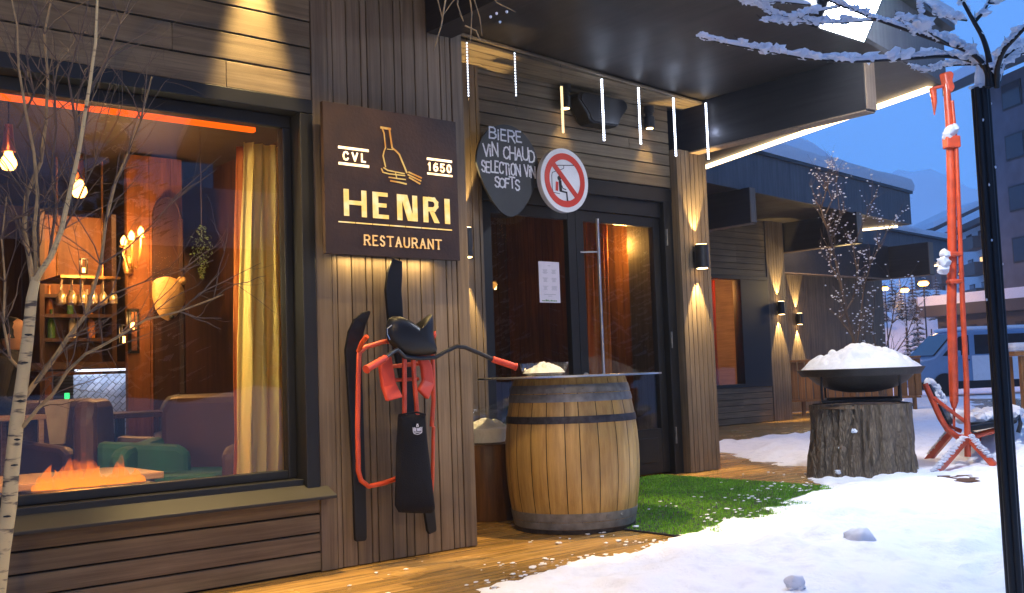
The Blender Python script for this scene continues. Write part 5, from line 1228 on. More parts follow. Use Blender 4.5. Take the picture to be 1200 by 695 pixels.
for px,py,D,l,e in ((1082,332,38,'largest orange street lamp glowing right of the snowy shrub',1000),(1060,340,46,'middle orange street lamp behind the snowy shrub',700),(1037,338,54,'leftmost and faintest orange street lamp behind the shrub',600)):
    p=atd(px,py,D); street_lamp(p.x,p.y,p.z+.1,l,e,.20)
street_lamp(-0.6,-1.8,3.3,'warm street lamp beside the viewer lighting the facade',1700,.09)
for x,y in ((11,-9),(4,-12),(17,-8)): street_lamp(x,y,3.4,'orange street lamp across the street, mirrored in the door glass, '+{11:'nearest to the door',4:'farthest left',17:'farthest right'}[x],60)
# ------------------------------------------------------------------ dining room behind the window
room_w=wood('dark panelled room',(0.022,0.010,0.006),(0.06,0.026,0.012),'z',rough=.5,isl=.25,fine=20,bump=.1)
room_o=wood('orange pine planks',(0.10,0.036,0.010),(0.23,0.085,0.024),'z',rough=.5,isl=.25,fine=20,bump=.1)
rcei=mat('dark room ceiling',(0.025,0.016,0.012),.7)
m1=MB(); m1.box(-7,3.58,4.9,10.6,-.05,.0); part(m1,'room_floor',mat('brown room floor',(.06,.03,.015),.35))
m1=MB(); m1.box(-7,3.58,4.93,10.6,2.72,2.78); part(m1,'room_ceiling',rcei); m1=MB(); m1.box(3.6,7.55,6.65,10.6,2.72,2.78); part(m1,'lobby_ceiling',rcei)
m1=MB(); vboards(m1,-7,7.5,10.5,0.0,2.72,0.16,0.004,.03); part(m1,'room_back_wall',room_w)
m1=MB(); m1.box(-7.1,-7,4.9,10.6,0,2.78); m1.box(3.55,3.59,6.45,10.6,0,2.72); part(m1,'room_side_wall',room_w)
m1=MB(); m1.box(-7,-2.71,4.80,4.9,0,2.9); part(m1,'room_front_wall',M['backing'])
m1=MB(); m1.box(-2.69,2.43,Y1+.20,Y1+.235,2.262,2.285); part(m1,'head_light_strip',M['orangestrip'])
light('AREA','strip_glow',(0.2,5.05,2.22),6,(1,.25,.04),None,.1,aim=(0,.6,-1)); L_=bpy.data.lights['strip_glow']; L_.shape='RECTANGLE'; L_.size=4.0; L_.size_y=.05
# curtain
def curtain(name,label,xa,xb,xa2,xb2,y,z0_,z1_,mt,waves,amp,cat='curtain'):
    t=thing(name,label,cat,((xa+xb)/2,y,z0_)); vs=[];fs=[]; nx=waves*14; nz_=24
    for j in range(nz_+1):
        q=j/nz_; z=z1_+(z0_-z1_)*q
        for i in range(nx+1):
            s_=i/nx; x=(xa+(xb-xa)*s_)*(1-q)+(xa2+(xb2-xa2)*s_)*q
            vs.append((x+.006*math.sin(9*q+i),y+amp*math.sin(s_*waves*2*math.pi+.8*math.sin(q*3+s_*5))*(.7+.5*q)+.006*math.sin(40*s_),z))
    for j in range(nz_):
        for i in range(nx): a=j*(nx+1)+i; fs.append((a,a+1,a+nx+2,a+nx+1))
    m1=MB(); m1.add(vs,fs); o=m1.build('cloth',mt,t,smooth=True); s2=o.modifiers.new('thick','SOLIDIFY'); s2.thickness=.004; return t
def fabric(name,col,tr=.5):
    m,nt,b=base(name); b.inputs['Base Color'].default_value=(*col,1); b.inputs['Roughness'].default_value=.9
    tl=N(nt,'ShaderNodeBsdfTranslucent'); tl.inputs[0].default_value=(*col,1); mx=N(nt,'ShaderNodeMixShader'); mx.inputs[0].default_value=tr
    out=nt.nodes['Material Output']; nt.links.new(b.outputs[0],mx.inputs[1]); nt.links.new(tl.outputs[0],mx.inputs[2]); nt.links.new(mx.outputs[0],out.inputs[0]); return m
yc=fabric('mustard curtain',(.82,.66,.20)); oc=fabric('amber curtain',(.55,.17,.03),.5)
xa,xb=at(287,200,5.08).x,2.43
curtain('window_curtain','mustard yellow curtain hanging at the right side of the big window',xa,2.74,at(277,550,5.08).x,2.74,5.08,.14,2.24,yc,5,.03)
curtain('inner_curtain','narrow amber orange drape just left of the mustard curtain',at(277,180,5.2).x,at(292,180,5.2).x,at(273,500,5.2).x,at(292,500,5.2).x,5.2,.14,2.24,oc,2,.02)
# pendants
def pendant(px,py,Y,label,s=1,e=26):
    e*=.55
    p=at(px,py,Y); t=thing('pendant_lamp',label,'pendant lamp',tuple(p),'bare bulb pendant lamps')
    m1=MB(); m1.tube([(0,0,2.72-p.z),(0,0,.13*s)],.004,6); m1.build('cord',M['black'],t,local=True)
    m1=MB(); m1.lathe([(0,.20*s),(.022*s,.20*s),(.030*s,.10*s),(.040*s,.045*s),(.038*s,.04*s),(0,.05*s)],(0,0,0),20); m1.build('socket',mat('copper',(.55,.2,.09),.3,.9),t,smooth=True,local=True)
    m1=MB(); m1.lathe([(0,.045*s),(.02*s,.04*s),(.028*s,.015*s),(.042*s,-.01*s),(.045*s,-.035*s),(.032*s,-.062*s),(0,-.072*s)],(0,0,0),20); m1.build('bulb',M['bulb'],t,smooth=True,local=True)
    light('POINT','bulb_glow',(0,0,-.02),e,(1,.42,.12),t,.05)
pendant(10,186,6.4,'glowing bulb pendant at the far left of the big window',1,30)
pendant(93,219,6.6,'glowing bulb pendant right of the first one, behind the birch branches',1,30)
# partition with sconce
YP=7.7
xL,xR=at(149,300,YP).x,at(214,300,YP).x; zT=at(170,236,YP).z
pt=thing('wooden_partition','orange lit timber partition with a dark arched door inside the room','partition',((xL+xR)/2,YP,0))
m1=MB(); vboards(m1,xL,xR,YP,0.0,2.70,.17,.004,.05); m1.build('boards',room_o,pt)
xa_,xb_=at(178,300,YP).x,at(210,300,YP).x; zt_=at(190,232,YP).z
arch=[(xa_,.02),(xb_,.02),(xb_,zt_-.16)]+[((xa_+xb_)/2+(xb_-xa_)/2*math.cos(R(a)),zt_-.16+.16*math.sin(R(a))) for a in range(15,180,15)]+[(xa_,zt_-.16)]
m1=MB(); m1.prism(arch,YP-.03,YP-.002); m1.build('arched_door',room_w,pt)
m1=MB(); m1.tube([(x,YP-.03,z) for x,z in arch[2:]],.010,6); m1.tube([(xb_,YP-.03,.02),(xb_,YP-.03,zt_-.16)],.025,6); m1.build('arch_trim',room_w,pt)
sc_=at(155,300,YP-.12); sn_=thing('candle_sconce','wrought iron wall sconce with three glowing bulbs on the timber partition','sconce',tuple(sc_))
brass=mat('old brass',(.35,.17,.05),.35,.8,var=.3)
m1=MB(); m1.lathe([(0,-.09),(.03,-.07),(.045,0),(.03,.05),(0,.06)],(0,.08,-.05),14); m1.build('back_plate',brass,sn_,local=True,smooth=True)
for (px,py) in ((145,283),(154,277),(165,272)):
    q=at(px,py,YP-.22)-sc_; m1=MB(); m1.tube([(0,.05,-.06),(q.x*.5,q.y*.7,-.10),(q.x,q.y,q.z-.09),(q.x,q.y,q.z-.035)],.009,7); am=m1.build('arm',brass,sn_,local=True,smooth=True)
    m1=MB(); m1.lathe([(0,q.z-.045),(.03,q.z-.04),(.032,q.z-.03),(.012,q.z-.03),(0,q.z-.03)],(q.x,q.y,0),12); m1.build('cup',brass,am,local=True)
    m1=MB(); m1.lathe([(0,q.z+.045),(.016,q.z+.025),(.024,q.z),(.016,q.z-.025),(0,q.z-.03)],(q.x,q.y,0),12); m1.build('bulb',M['bulb'],am,local=True,smooth=True)
light('POINT','sconce_glow',tuple(sc_+Vector((0,-.16,.10))),38,(1,.45,.13),None,.06)
# carved bear mask
bc=at(198,350,YP-.15); bh=thing('bear_head','pale carved bear head with one round ear hanging on the arched door','wall ornament',tuple(bc)); bm_=mat('pale carved lime wood',(.42,.26,.09),.6,var=.25,scale=14,bump=.2)
def bp(px,py): p=at(px,py,YP-.15); return (p.x,p.z)
m1=MB(); m1.puff([bp(x,y) for x,y in ((180,330),(188,324),(200,324),(209,327),(216,338),(218,352),(213,364),(206,372),(198,376),(190,372),(184,362),(180,346))],YP-.13,.085,6); m1.build('face',bm_,bh,smooth=True)
m1=MB(); m1.puff([bp(214+5.5*math.cos(R(a)),329+5.5*math.sin(R(a))) for a in range(0,360,30)],YP-.13,.04,4); m1.build('ear',bm_,bh,smooth=True)
m1=MB(); m1.puff([bp(199+3*math.cos(R(a)),372+2.4*math.sin(R(a))) for a in range(0,360,30)],YP-.185,.02,3); m1.build('nose',M['black'],bh,smooth=True)
light('SPOT','ornament_spot',tuple(at(198,330,6.6)+Vector((0,0,.5))),22,(1,.6,.22),None,.04,40,.7,(0.02,.85,-.45))
# picture, lantern
p0=at(150,362,YP-.02); p1=at(163,414,YP-.02)
pf=thing('picture_frame','small dark framed picture on the partition below the sconce','picture',((p0.x+p1.x)/2,YP-.02,p1.z))
m1=MB(); m1.box(p0.x,p1.x,YP-.03,YP-.003,p1.z,p0.z); m1.build('frame',M['black'],pf)
m1=MB(); m1.box(p0.x+.02,p1.x-.02,YP-.034,YP-.031,p1.z+.02,p0.z-.02); m1.build('print',mat('brown print',(.16,.06,.025),.4,var=.6,scale=18),pf)
def lantern(px,py,Y,label,s=1.0,e=3):
    p=at(px,py,Y); t=thing('candle_lantern',label,'lantern',tuple(p),'small candle lanterns'); m1=MB(); m1.box(-.03*s,.03*s,-.03*s,.03*s,-.005,0); m1.box(-.03*s,.03*s,-.03*s,.03*s,.13*s,.14*s)
    for a in (-.028,.028):
        for b in (-.028,.028): m1.box(a*s-.003,a*s+.003,b*s-.003,b*s+.003,0,.13*s)
    m1.build('cage',M['black'],t,local=True); m1=MB(); m1.lathe([(0,0),(.016*s,0),(.016*s,.05*s),(0,.05*s)],(0,0,0),10); m1.build('candle',M['bulb'],t,local=True); light('POINT','candle_glow',(0,-.05,.08),e,(1,.5,.15),t,.02)
lantern(155,386,YP-.10,'small lantern hanging just above the framed picture'); lantern(146,402,7.9,'lantern standing at the right end of the bar shelf'); lantern(98,320,7.2,'little candle glass hanging over the bar',.7)
# bar back shelf with bottles
YB=9.3
x0_,x1_=at(52,380,YB).x,at(131,380,YB).x
bs=thing('bar_shelf','dark timber bar shelving with glowing bottles and glasses behind the birch','shelving',((x0_+x1_)/2,YB,0))
m1=MB(); m1.box(x0_,x1_,YB+.25,YB+.3,.6,2.5); m1.build('back_panel',room_o,bs)
zsh=[at(90,368,YB).z,at(90,396,YB).z,at(90,345,YB).z]
for z in zsh: m1=MB(); m1.box(x0_,x1_,YB,YB+.25,z-.03,z); m1.build('shelf',room_w,bs)
for x in (x0_-.04,x1_): m1=MB(); m1.box(x,x+.04,YB-.01,YB+.3,0,2.5); m1.build('side_panel',room_w,bs)
glb=[mat('amber bottle glass',(.35,.12,.02),.1,coat=.5),mat('green bottle glass',(.04,.09,.02),.1,coat=.5),mat('pale bottle glass',(.5,.42,.28),.1,coat=.5)]
def bottle_proto(mt,name='bottle'):
    m1=MB(); m1.lathe([(0,0),(.036,0),(.038,.01),(.038,.17),(.030,.21),(.014,.235),(.013,.30),(.016,.305),(.016,.315),(0,.315)],(0,0,0),14); me=m1.build(name,mt,smooth=True); me.location=(0,0,-50); return me
rg=random.Random(6); protos=[bottle_proto(g) for g in glb]; first=[True]*3; nb_=0
ordn=['first','second','third','fourth','fifth','sixth','seventh','eighth','ninth','tenth','eleventh','twelfth','thirteenth','fourteenth']
colr=['amber','green','pale']
for si,z in enumerate(zsh[:2]):
    x=x0_+.08; n_=0
    while x<x1_-.06 and n_<13:
        i=(n_+n_//3+si)%3; o=protos[i] if first[i] else protos[i].copy()
        if not first[i]: C.objects.link(o)
        first[i]=False; s_=rg.uniform(.6,.85); o.location=(x,YB+.10+rg.uniform(-.04,.06),z+.001); o.scale=(s_*1.1,s_*1.1,s_)
        tag(o,'%s bottle, %s from the left on the %s bar shelf'%(colr[i],ordn[n_],['upper','lower'][si]),'bottle','bottles on the bar shelves'); x+=rg.uniform(.10,.2); n_+=1
light('AREA','shelf_glow',((x0_+x1_)/2,YB-.5,2.3),30,(1,.5,.18),None,.8,aim=(0,.7,-1))
# hanging glass rack
gr_=thing('glass_rack','hanging rack of upside down wine glasses glittering over the bar','glass rack',tuple(at(100,345,8.0)))
g0,g1=at(66,352,8.0),at(136,345,8.0)
m1=MB(); m1.box(g0.x,g1.x,7.9,8.4,g0.z+.16,g0.z+.18); m1.build('rack',brass,gr_)
m1=MB()
for x in (g0.x+.05,g1.x-.05): m1.tube([(x,8.15,g0.z+.18),(x,8.15,2.72)],.008,6)
m1.build('rods',brass,gr_)
wg=mat('wine glass shine',(.75,.55,.3),.08,.6)
n_=16
for k in range(n_):
    x=g0.x+.03+(g1.x-g0.x-.06)*k/(n_-1); 
    m1=MB(); m1.lathe([(.028,.155),(.004,.15),(.004,.075),(.02,.06),(.034,.03),(.030,-.02),(.028,-.02),(.031,.03)],(x,7.97+.1*(k%3),g0.z),12); m1.build('glass',wg,gr_,smooth=True)
light('POINT','rack_glow',(g0.x*.5+g1.x*.5,7.5,g0.z+.25),14,(1,.55,.2),None,.05)
# bar counter with lit tiles
YC=8.1; c0,c1=at(86,430,YC),at(151,431,YC)
bc_=thing('bar_counter','bar counter with blue grey herringbone tile front under a white light strip','bar counter',((c0.x+c1.x)/2,YC,0))
tile,ntl,btl=base('herringbone tiles'); btl.inputs['Roughness'].default_value=.3
tcl=N(ntl,'ShaderNodeTexCoord'); mpl=N(ntl,'ShaderNodeMapping'); mpl.inputs['Rotation'].default_value=(0,R(45),0); ntl.links.new(tcl.outputs['Object'],mpl.inputs[0])
sep=N(ntl,'ShaderNodeSeparateXYZ'); com=N(ntl,'ShaderNodeCombineXYZ'); ntl.links.new(mpl.outputs[0],sep.inputs[0]); ntl.links.new(sep.outputs[0],com.inputs[0]); ntl.links.new(sep.outputs[2],com.inputs[1])
brk=N(ntl,'ShaderNodeTexBrick'); brk.inputs['Scale'].default_value=7; brk.inputs['Color1'].default_value=(.13,.15,.20,1); brk.inputs['Color2'].default_value=(.27,.29,.34,1); brk.inputs['Mortar'].default_value=(.03,.03,.03,1); ntl.links.new(com.outputs[0],brk.inputs['Vector']); ntl.links.new(brk.outputs[0],btl.inputs['Base Color'])
zc_=c0.z-.02
m1=MB(); m1.box(c0.x,c1.x+.02,YC,YC+.5,0,zc_-.04); m1.build('tiled_front',tile,bc_)
m1=MB(); m1.box(c0.x-.5,c1.x+.05,YC-.15,YC+.6,zc_,zc_+.05); m1.build('top',room_w,bc_)
m1=MB(); m1.box(c0.x,c1.x,YC-.06,YC-.03,zc_-.018,zc_-.002); m1.build('light_strip',emit('bar strip',(.75,.8,1),2.2),bc_)
light('AREA','bar_strip_glow',((c0.x+c1.x)/2,YC-.10,zc_-.03),1.3,(.65,.75,1),None,.1,aim=(0,.45,-1)); L_=bpy.data.lights['bar_strip_glow']; L_.shape='RECTANGLE'; L_.size=(c1-c0).x; L_.size_y=.03
m1=MB(); p=at(79,467,YC-.12); m1.box(p.x-.015,p.x+.015,p.y,p.y+.02,p.z-.04,p.z+.04); cf=tag(m1.build('status_light',emit('green status light',(.05,.9,.2),1.5)),'tiny green glowing indicator left of the tiled bar front','indicator light')
# armchairs
brl=mat('brown leather',(.045,.018,.008),.55,var=.3,scale=5); grn=mat('green velvet',(.010,.075,.035),.8,var=.2); grf=mat('grey blue upholstery',(.07,.063,.066),.9,var=.15)
def armchair(x,y,rz,shell,cush,label,s=1):
    t=thing('armchair',label,'armchair',(x,y,0),'armchairs inside the room',rz)
    m1=MB(); m1.prism([(-.33,.18),(.33,.18),(.33,.38),(-.33,.38)],-.32,.30); m1.build('seat_base',shell,t,local=True,bevel=.04)
    m1=MB(); m1.prism([(-.25,.385),(.25,.385),(.25,.47),(-.25,.47)],-.31,.2); m1.build('cushion',cush,t,local=True,bevel=.035)
    m1=MB(); m1.prism([(-.33,.385),(.33,.385),(.34,.80),(.28,.90),(-.28,.90),(-.34,.80)],.20,.33); m1.build('backrest',shell,t,local=True,bevel=.05)
    for s_ in (-1,1): m1=MB(); m1.prism([(-.32,.385),(.19,.385),(.19,.66),(-.25,.62),(-.32,.58)],s_*.33-.05,s_*.33+.05,'x'); m1.build('arm',cush if s_==-1 else shell,t,local=True,bevel=.035)
    for a in (-.27,.27):
        for b in (-.27,.26): m1=MB(); m1.tube([(a,b,.18),(a*1.1,b*1.1,0)],[.02,.012],8); m1.build('leg',M['black'],t,local=True)
p=at(165,540,6.35); armchair(p.x,6.35,R(62),brl,grn,'brown leather armchair with green cushion, left of the pair')
p=at(243,540,5.75); armchair(p.x,5.9,R(-48),brl,grn,'brown leather armchair with green arm nearest the yellow curtain')
p=at(268,520,6.5); armchair(p.x,6.75,R(-20),grf,grf,'grey upholstered armchair behind the brown one')
p=at(100,520,6.9); armchair(p.x,6.9,R(20),brl,brl,'low brown armchair seen beyond the flames')
# low table behind, window table, flames
def table(name,label,x0_,x1_,ya,yb,z,mt,cat='table'):
    t=thing(name,label,cat,((x0_+x1_)/2,(ya+yb)/2,0)); m1=MB(); m1.box(x0_,x1_,ya,yb,z-.035,z); m1.build('top',mt,t,bevel=.004)
    for a in (x0_+.06,x1_-.06):
        for b in (ya+.06,yb-.06): m1=MB(); m1.box(a-.025,a+.025,b-.025,b+.025,0,z-.036); m1.build('leg',M['black'],t)
lightw=wood('pale oak table',(.30,.17,.07),(.5,.32,.15),'x',rough=.4,isl=.1)
table('window_table','pale oak table right behind the window glass, in front of the flames',-1.2,at(148,553,5.9).x,5.35,5.98,at(100,556,5.6).z,lightw)
table('dining_table','dark dining table in front of the partition',at(118,482,7.2).x,at(224,482,7.2).x,6.95,7.5,at(170,482,7.2).z,room_w)
fr_=thing('gas_fire','row of orange flames rising from a slim trough at the foot of the window','flames',(at(95,575,5.12).x,5.12,.5))
fx0,fx1=at(44,570,5.12).x,at(165,560,5.12).x; fz=.50
m1=MB(); m1.box(fx0-.05,fx1+.05,5.05,5.20,.40,fz); m1.build('trough',M['black'],fr_,bevel=.005)
fm=bpy.data.materials.new('flame'); fm.use_nodes=True; ntf=fm.node_tree; ntf.nodes.clear()
ef=N(ntf,'ShaderNodeEmission'); trf=N(ntf,'ShaderNodeBsdfTransparent'); mxf=N(ntf,'ShaderNodeMixShader'); of=N(ntf,'ShaderNodeOutputMaterial')
tcf=N(ntf,'ShaderNodeTexCoord'); spf=N(ntf,'ShaderNodeSeparateXYZ'); ntf.links.new(tcf.outputs['Object'],spf.inputs[0])
mrf=N(ntf,'ShaderNodeMapRange'); mrf.inputs[1].default_value=.50; mrf.inputs[2].default_value=.72; ntf.links.new(spf.outputs[2],mrf.inputs[0])
crf=N(ntf,'ShaderNodeValToRGB'); crf.color_ramp.elements[0].color=(1,.24,.012,1); crf.color_ramp.elements[1].color=(.75,.05,.005,1); ntf.links.new(mrf.outputs[0],crf.inputs[0]); ntf.links.new(crf.outputs[0],ef.inputs[0]); ef.inputs[1].default_value=1.5
nf=N(ntf,'ShaderNodeTexNoise'); nf.inputs['Scale'].default_value=14; ntf.links.new(tcf.outputs['Object'],nf.inputs['Vector'])
sbf=N(ntf,'ShaderNodeMath',operation='MULTIPLY_ADD'); sbf.inputs[1].default_value=-.85; sbf.inputs[2].default_value=.30; ntf.links.new(mrf.outputs[0],sbf.inputs[0]); adf=N(ntf,'ShaderNodeMath',operation='ADD',use_clamp=True); ntf.links.new(sbf.outputs[0],adf.inputs[0]); ms=N(ntf,'ShaderNodeMath',operation='MULTIPLY_ADD'); ms.inputs[1].default_value=.9; ms.inputs[2].default_value=-.22; ntf.links.new(nf.outputs['Fac'],ms.inputs[0]); ntf.links.new(ms.outputs[0],adf.inputs[1])
ntf.links.new(adf.outputs[0],mxf.inputs[0]); ntf.links.new(trf.outputs[0],mxf.inputs[1]); ntf.links.new(ef.outputs[0],mxf.inputs[2]); ntf.links.new(mxf.outputs[0],of.inputs[0])
rg=random.Random(12)
hts=[.03,.06,.11,.08,.05,.09,.14,.10,.17,.23,.13,.17,.08,.04,.02,.05,.15,.09,.02,.01,.06,.02]
for k,h in enumerate(hts):
    x=fx0+(fx1-fx0)*k/(len(hts)-1); m1=MB(); pts=[];rd=[]
    for j in range(9): q=j/8; pts.append((x+.018*math.sin(3.5*q+k*1.9)*q,5.125+.02*math.sin(2.5*q+k),fz+h*1.15*q)); rd.append(.030*(math.sin(math.pi*min(1,q*.75+.25)))**1.2*(1-q)**.35+.001)
    m1.tube(pts,rd,12); m1.build('flame',fm,fr_,smooth=True)
light('POINT','fire_glow',(at(95,560,5.25).x,5.25,.72),10,(1,.35,.06),None,.1)
# stool, white paper lamp, plant
def stool(px,Y,label):
    x=at(px,520,Y).x; t=thing('bar_stool',label,'stool',(x,Y,0),'pale wooden stools')
    zs_=at(px,487,Y).z; m1=MB(); m1.box(-.17,.17,-.17,.17,zs_-.03,zs_); m1.build('seat',lightw,t,local=True,bevel=.008)
    for a in (-.14,.14):
        for b in (-.14,.14): m1=MB(); m1.box(a-.015,a+.015,b-.015,b+.015,0,zs_-.03); m1.build('leg',lightw,t,local=True)
    m1=MB(); m1.box(-.14,.14,-.15,-.13,zs_*.45,zs_*.5); m1.box(-.14,.14,.13,.15,zs_*.45,zs_*.5); m1.build('stretcher',lightw,t,local=True)
stool(12,7.0,'pale wooden stool at the far left edge of the window'); stool(38,7.3,'pale wooden stool just right of the birch trunk')
p=at(64,520,7.1); m1=MB(); m1.lathe([(0,0),(.09,0),(.13,.28),(.12,.28),(.085,.01)],(p.x,p.y,p.z),4,a0=.4,a1=.4+2*math.pi); bt_=tag(m1.build('paper_bin',mat('cream paper',(.45,.36,.2),.8)),'cream tapered bin standing between the stools and the flames','bin')
pl=thing('hanging_plant','trailing green mistletoe bunch hanging from the room ceiling','plant',tuple(at(236,300,6.6))); m1=MB(); c=at(236,268,6.6); m1.tube([(c.x,c.y,2.72),(c.x,c.y,c.z-.05)],.003,5); m1.build('stem',twm,pl)
m1=MB(); rg=random.Random(2)
for k in range(260):
    q=rg.random(); a=rg.uniform(0,6.28); r_=.075*math.sin(math.pi*min(1,.15+q*.9)); z=c.z+.02-.36*q; x=c.x+r_*math.cos(a)*rg.random(); yy=c.y+r_*math.sin(a)*rg.random(); d=Vector((rg.uniform(-1,1),rg.uniform(-1,1),rg.uniform(-1.5,.3))).normalized()*.022; e=d.orthogonal().normalized()*.006
    P=Vector((x,yy,z)); m1.add([P,P+d*.5+e,P+d,P+d*.5-e],[(0,1,2,3)])
m1.build('leaves',mat('grey green leaf',(.16,.20,.05),.6,var=.3,scale=30),pl)
light('POINT','plant_glow',(c.x+.1,c.y-.3,c.z+.1),3,(1,.75,.4),None,.03)
# ceiling spots
for px,py,Y,l in ((257,226,8.5,'small lit ceiling spot above the hanging plant'),(280,333,10.3,'small far lamp low beside the curtain')):
    p=at(px,py,Y); m1=MB(); m1.lathe([(0,0),(.05,0),(.055,.03),(0,.03)],(p.x,p.y,p.z),16); tag(m1.build('ceiling_spot',emit('spot glow'+str(px),(1,.75,.45),8)),l,'spot')
# guest at the bar: dark clothed figure seen from behind the glass
def person(x,y,rz,h=1.72):
    bm=bmesh.new(); sk=bm.verts.layers.skin.verify() if hasattr(bm.verts.layers,'skin') else None
    J=[((0,0,.96),.13),((0,0,1.12),.12),((0,-.01,1.28),.14),((0,0,1.40),.12),((0,0,1.47),.055),((0,.0,1.53),.055),
       ((-.17,0,1.40),.065),((-.22,.02,1.14),.045),((-.16,-.20,1.05),.035),((-.12,-.28,1.06),.03),((.17,0,1.40),.065),((.23,.02,1.14),.045),((.18,-.20,1.05),.035),((.12,-.28,1.06),.03),
       ((-.10,0,.90),.09),((-.11,-.02,.50),.06),((-.11,.02,.08),.04),((-.11,-.13,.04),.035),((.10,0,.90),.09),((.11,-.02,.50),.06),((.11,.02,.08),.04),((.11,-.13,.04),.035)]
    E=[(0,1),(1,2),(2,3),(3,4),(4,5),(3,6),(6,7),(7,8),(8,9),(3,10),(10,11),(11,12),(12,13),(0,14),(14,15),(15,16),(16,17),(0,18),(18,19),(19,20),(20,21)]
    vs=[bm.verts.new(p) for p,_ in J]; [bm.edges.new((vs[a],vs[b])) for a,b in E]
    for v_,(p,r_) in zip(vs,J): v_[sk].radius=(r_,r_*.8)
    vs[0][sk].use_root=True
    me=bpy.data.meshes.new('body'); bm.to_mesh(me); bm.free(); o=bpy.data.objects.new('body',me); C.objects.link(o)
    o.modifiers.new('skin','SKIN'); s_=o.modifiers.new('sub','SUBSURF'); s_.levels=2; s_.render_levels=2
    me.materials.append(mat('dark jumper',(.02,.022,.03),.9)); return o
t=thing('person','person in a dark jumper standing at the bar at the far left of the window','person',(0,0,0))
pp=at(14,400,8.0)
b=person(0,0,0); b.parent=t; t.location=(pp.x,8.0,at(14,374,8.0).z-1.72); t.rotation_euler=(0,0,R(60))
skin=mat('skin',(.35,.19,.12),.6)
hv=[];m1=MB(); m1.lathe([(0,-.115),(.045,-.105),(.062,-.06),(.074,0),(.078,.05),(.068,.09),(.04,.112),(0,.118)],(0,-.01,1.605),20); m1.v=[(a,(b_+.01)*1.15-.01,c) for a,b_,c in m1.v]; m1.blob((0,-.095,1.60),.014,2,0,(.8,1,1.5)); m1.blob((-.076,0,1.60),.02,2,0,(.4,.8,1.4)); m1.blob((.076,0,1.60),.02,2,0,(.4,.8,1.4)); m1.build('head',skin,t,smooth=True,local=True)
m1=MB(); m1.lathe([(.082,-.03),(.087,.03),(.08,.08),(.05,.118),(0,.13)],(0,.012,1.61),20); m1.build('hair',M['black'],t,smooth=True,local=True)
for s_ in (-1,1):
    m1=MB(); 
    base_p=Vector((s_*.12,-.30,1.06)); m1.blob(tuple(base_p),.03,2,.05,(1,1.3,.5))
    for f,(dx,l) in enumerate(((-.022,.05),(-.008,.058),(.007,.055),(.021,.045))): m1.tube([base_p+Vector((dx,-.03,0)),base_p+Vector((dx*1.1,-.03-l*.5,.002)),base_p+Vector((dx*1.1,-.03-l*.9,-.018))],[.008,.0075,.005],7)
    m1.tube([base_p+Vector((-s_*.022,.0,0)),base_p+Vector((-s_*.045,-.02,-.003)),base_p+Vector((-s_*.05,-.045,-.01))],[.009,.008,.005],7)
    m1.build('hand',skin,t,smooth=True,local=True)
# fill lights added to brighten the room, without fittings
for x,y,e in ((-.6,7.2,9),(.9,8.9,8),(1.3,5.7,14)): light('POINT','room_fill',(x,y,2.45),e,(1,.40,.12),None,.15)
light('POINT','curtain_fill',(1.95,4.995,1.55),26,(1,.80,.42),None,.08)  # added fill between glass and curtain to brighten the cloth
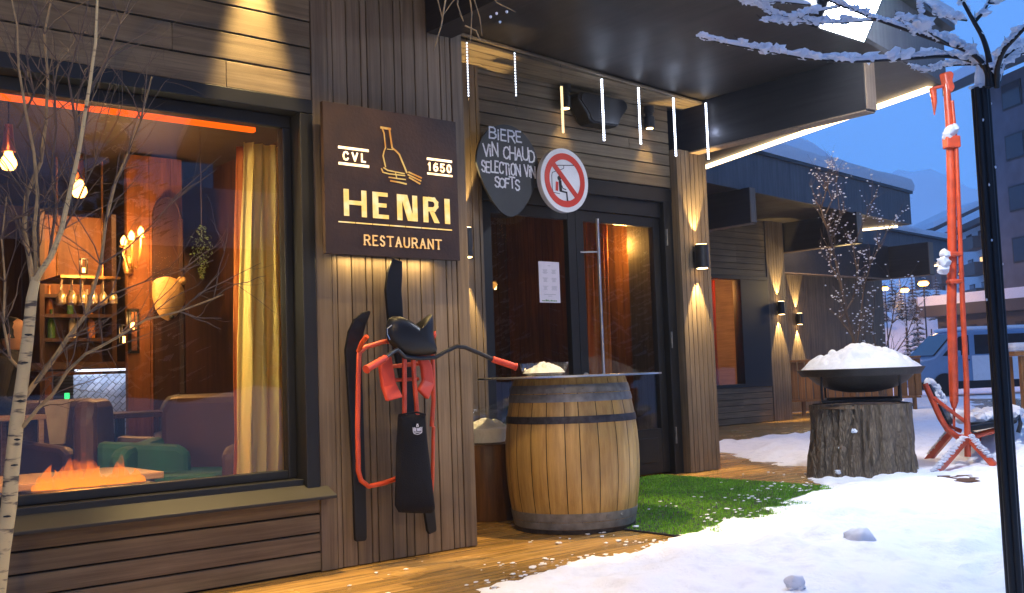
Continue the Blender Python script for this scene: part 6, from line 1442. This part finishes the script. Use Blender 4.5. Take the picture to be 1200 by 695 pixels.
# ------------------------------------------------------------------ lobby behind the entrance door
m1=MB(); m1.box(3.60,7.55,6.62,9.5,-.02,.0); part(m1,'lobby_floor',mat('lobby floor',(.07,.035,.018),.3))
m1=MB(); vboards(m1,3.62,7.52,9.0,0,2.72,.11,.006,.03); part(m1,'lobby_wall',room_w)
m1=MB(); y_=6.62
while y_<9.4: m1.box(7.50,7.54,y_,y_+.094,0,2.72); y_+=.10
part(m1,'lobby_side_wall',room_o)
m1=MB(); m1.box(7.545,7.56,6.62,9.5,0,2.72); part(m1,'lobby_lining',M['backing'])
m1=MB(); m1.box(3.6,5.04,6.6,6.64,0,2.72); m1.box(5.04,7.5,6.6,6.64,2.62,2.72); part(m1,'lobby_front_wall',M['backing'])
curtain('door_curtain','orange lit drape standing behind the door handle',at(690,300,7.1).x,at(712,300,7.1).x,at(690,400,7.1).x,at(712,400,7.1).x,7.1,.03,2.5,oc,4,.03)
p=atx(741,288,7.46); wl=thing('lobby_wall_light','yellow glowing wall light on the lobby boards seen through the right door glass','wall light',(p.x,p.y,p.z))
m1=MB(); m1.lathe([(.05,-.08),(.06,-.08),(.06,.08),(.05,.08)],(0,0,0),20); m1.build('shade',brass,wl,local=True); m1=MB(); m1.blob((0,0,0),.035,2,0); m1.build('bulb',M['bulb'],wl,local=True,smooth=True)
light('POINT','lobby_glow',(p.x-.12,p.y,p.z),20,(1,.55,.14),None,.1); light('POINT','lobby_lamp',(6.3,7.5,2.3),4,(1,.4,.1),None,.1)
# second bay window interior
m1=MB(); m1.box(11.0,15.3,13.2,13.25,0,2.8); part(m1,'second_room_wall',room_o); m1=MB(); m1.box(11,15.3,10.95,13.2,2.7,2.75); part(m1,'second_room_ceiling',rcei); m1=MB(); m1.box(11,15.3,10.95,13.2,-.03,.0); part(m1,'second_room_floor',room_w)
m1=MB(); m1.box(15.3,15.34,10.95,13.2,0,2.75); m1.box(10.96,11,10.95,13.2,0,2.75); part(m1,'second_room_side_wall',room_w)
curtain('far_curtain','amber curtain in the far second window',12.9,13.85,12.9,13.85,11.2,.65,2.42,oc,6,.03)
light('POINT','second_room_glow',(13.4,11.8,2.3),150,(1,.40,.10),None,.1)

for o in list(C.objects):
    if o.parent and o.type=='MESH' and (o.name.split('.')[0] in ('snow','leaves','crown','twigs','writing','print')): o['kind']='stuff'

# ------------------------------------------------------------------ thin snowy evening air
hz=bpy.data.materials.new('haze air'); hz.use_nodes=True; hn=hz.node_tree; hn.nodes.clear()
pv=N(hn,'ShaderNodeVolumePrincipled'); pv.inputs['Color'].default_value=(.86,.90,1,1); pv.inputs['Density'].default_value=HAZE; pv.inputs['Anisotropy'].default_value=0.3
ho=N(hn,'ShaderNodeOutputMaterial'); hn.links.new(pv.outputs[0],ho.inputs['Volume'])
m1=MB(); m1.box(-272,272,-272,272,-3,75); o=m1.build('haze',hz); o['kind']='stuff'
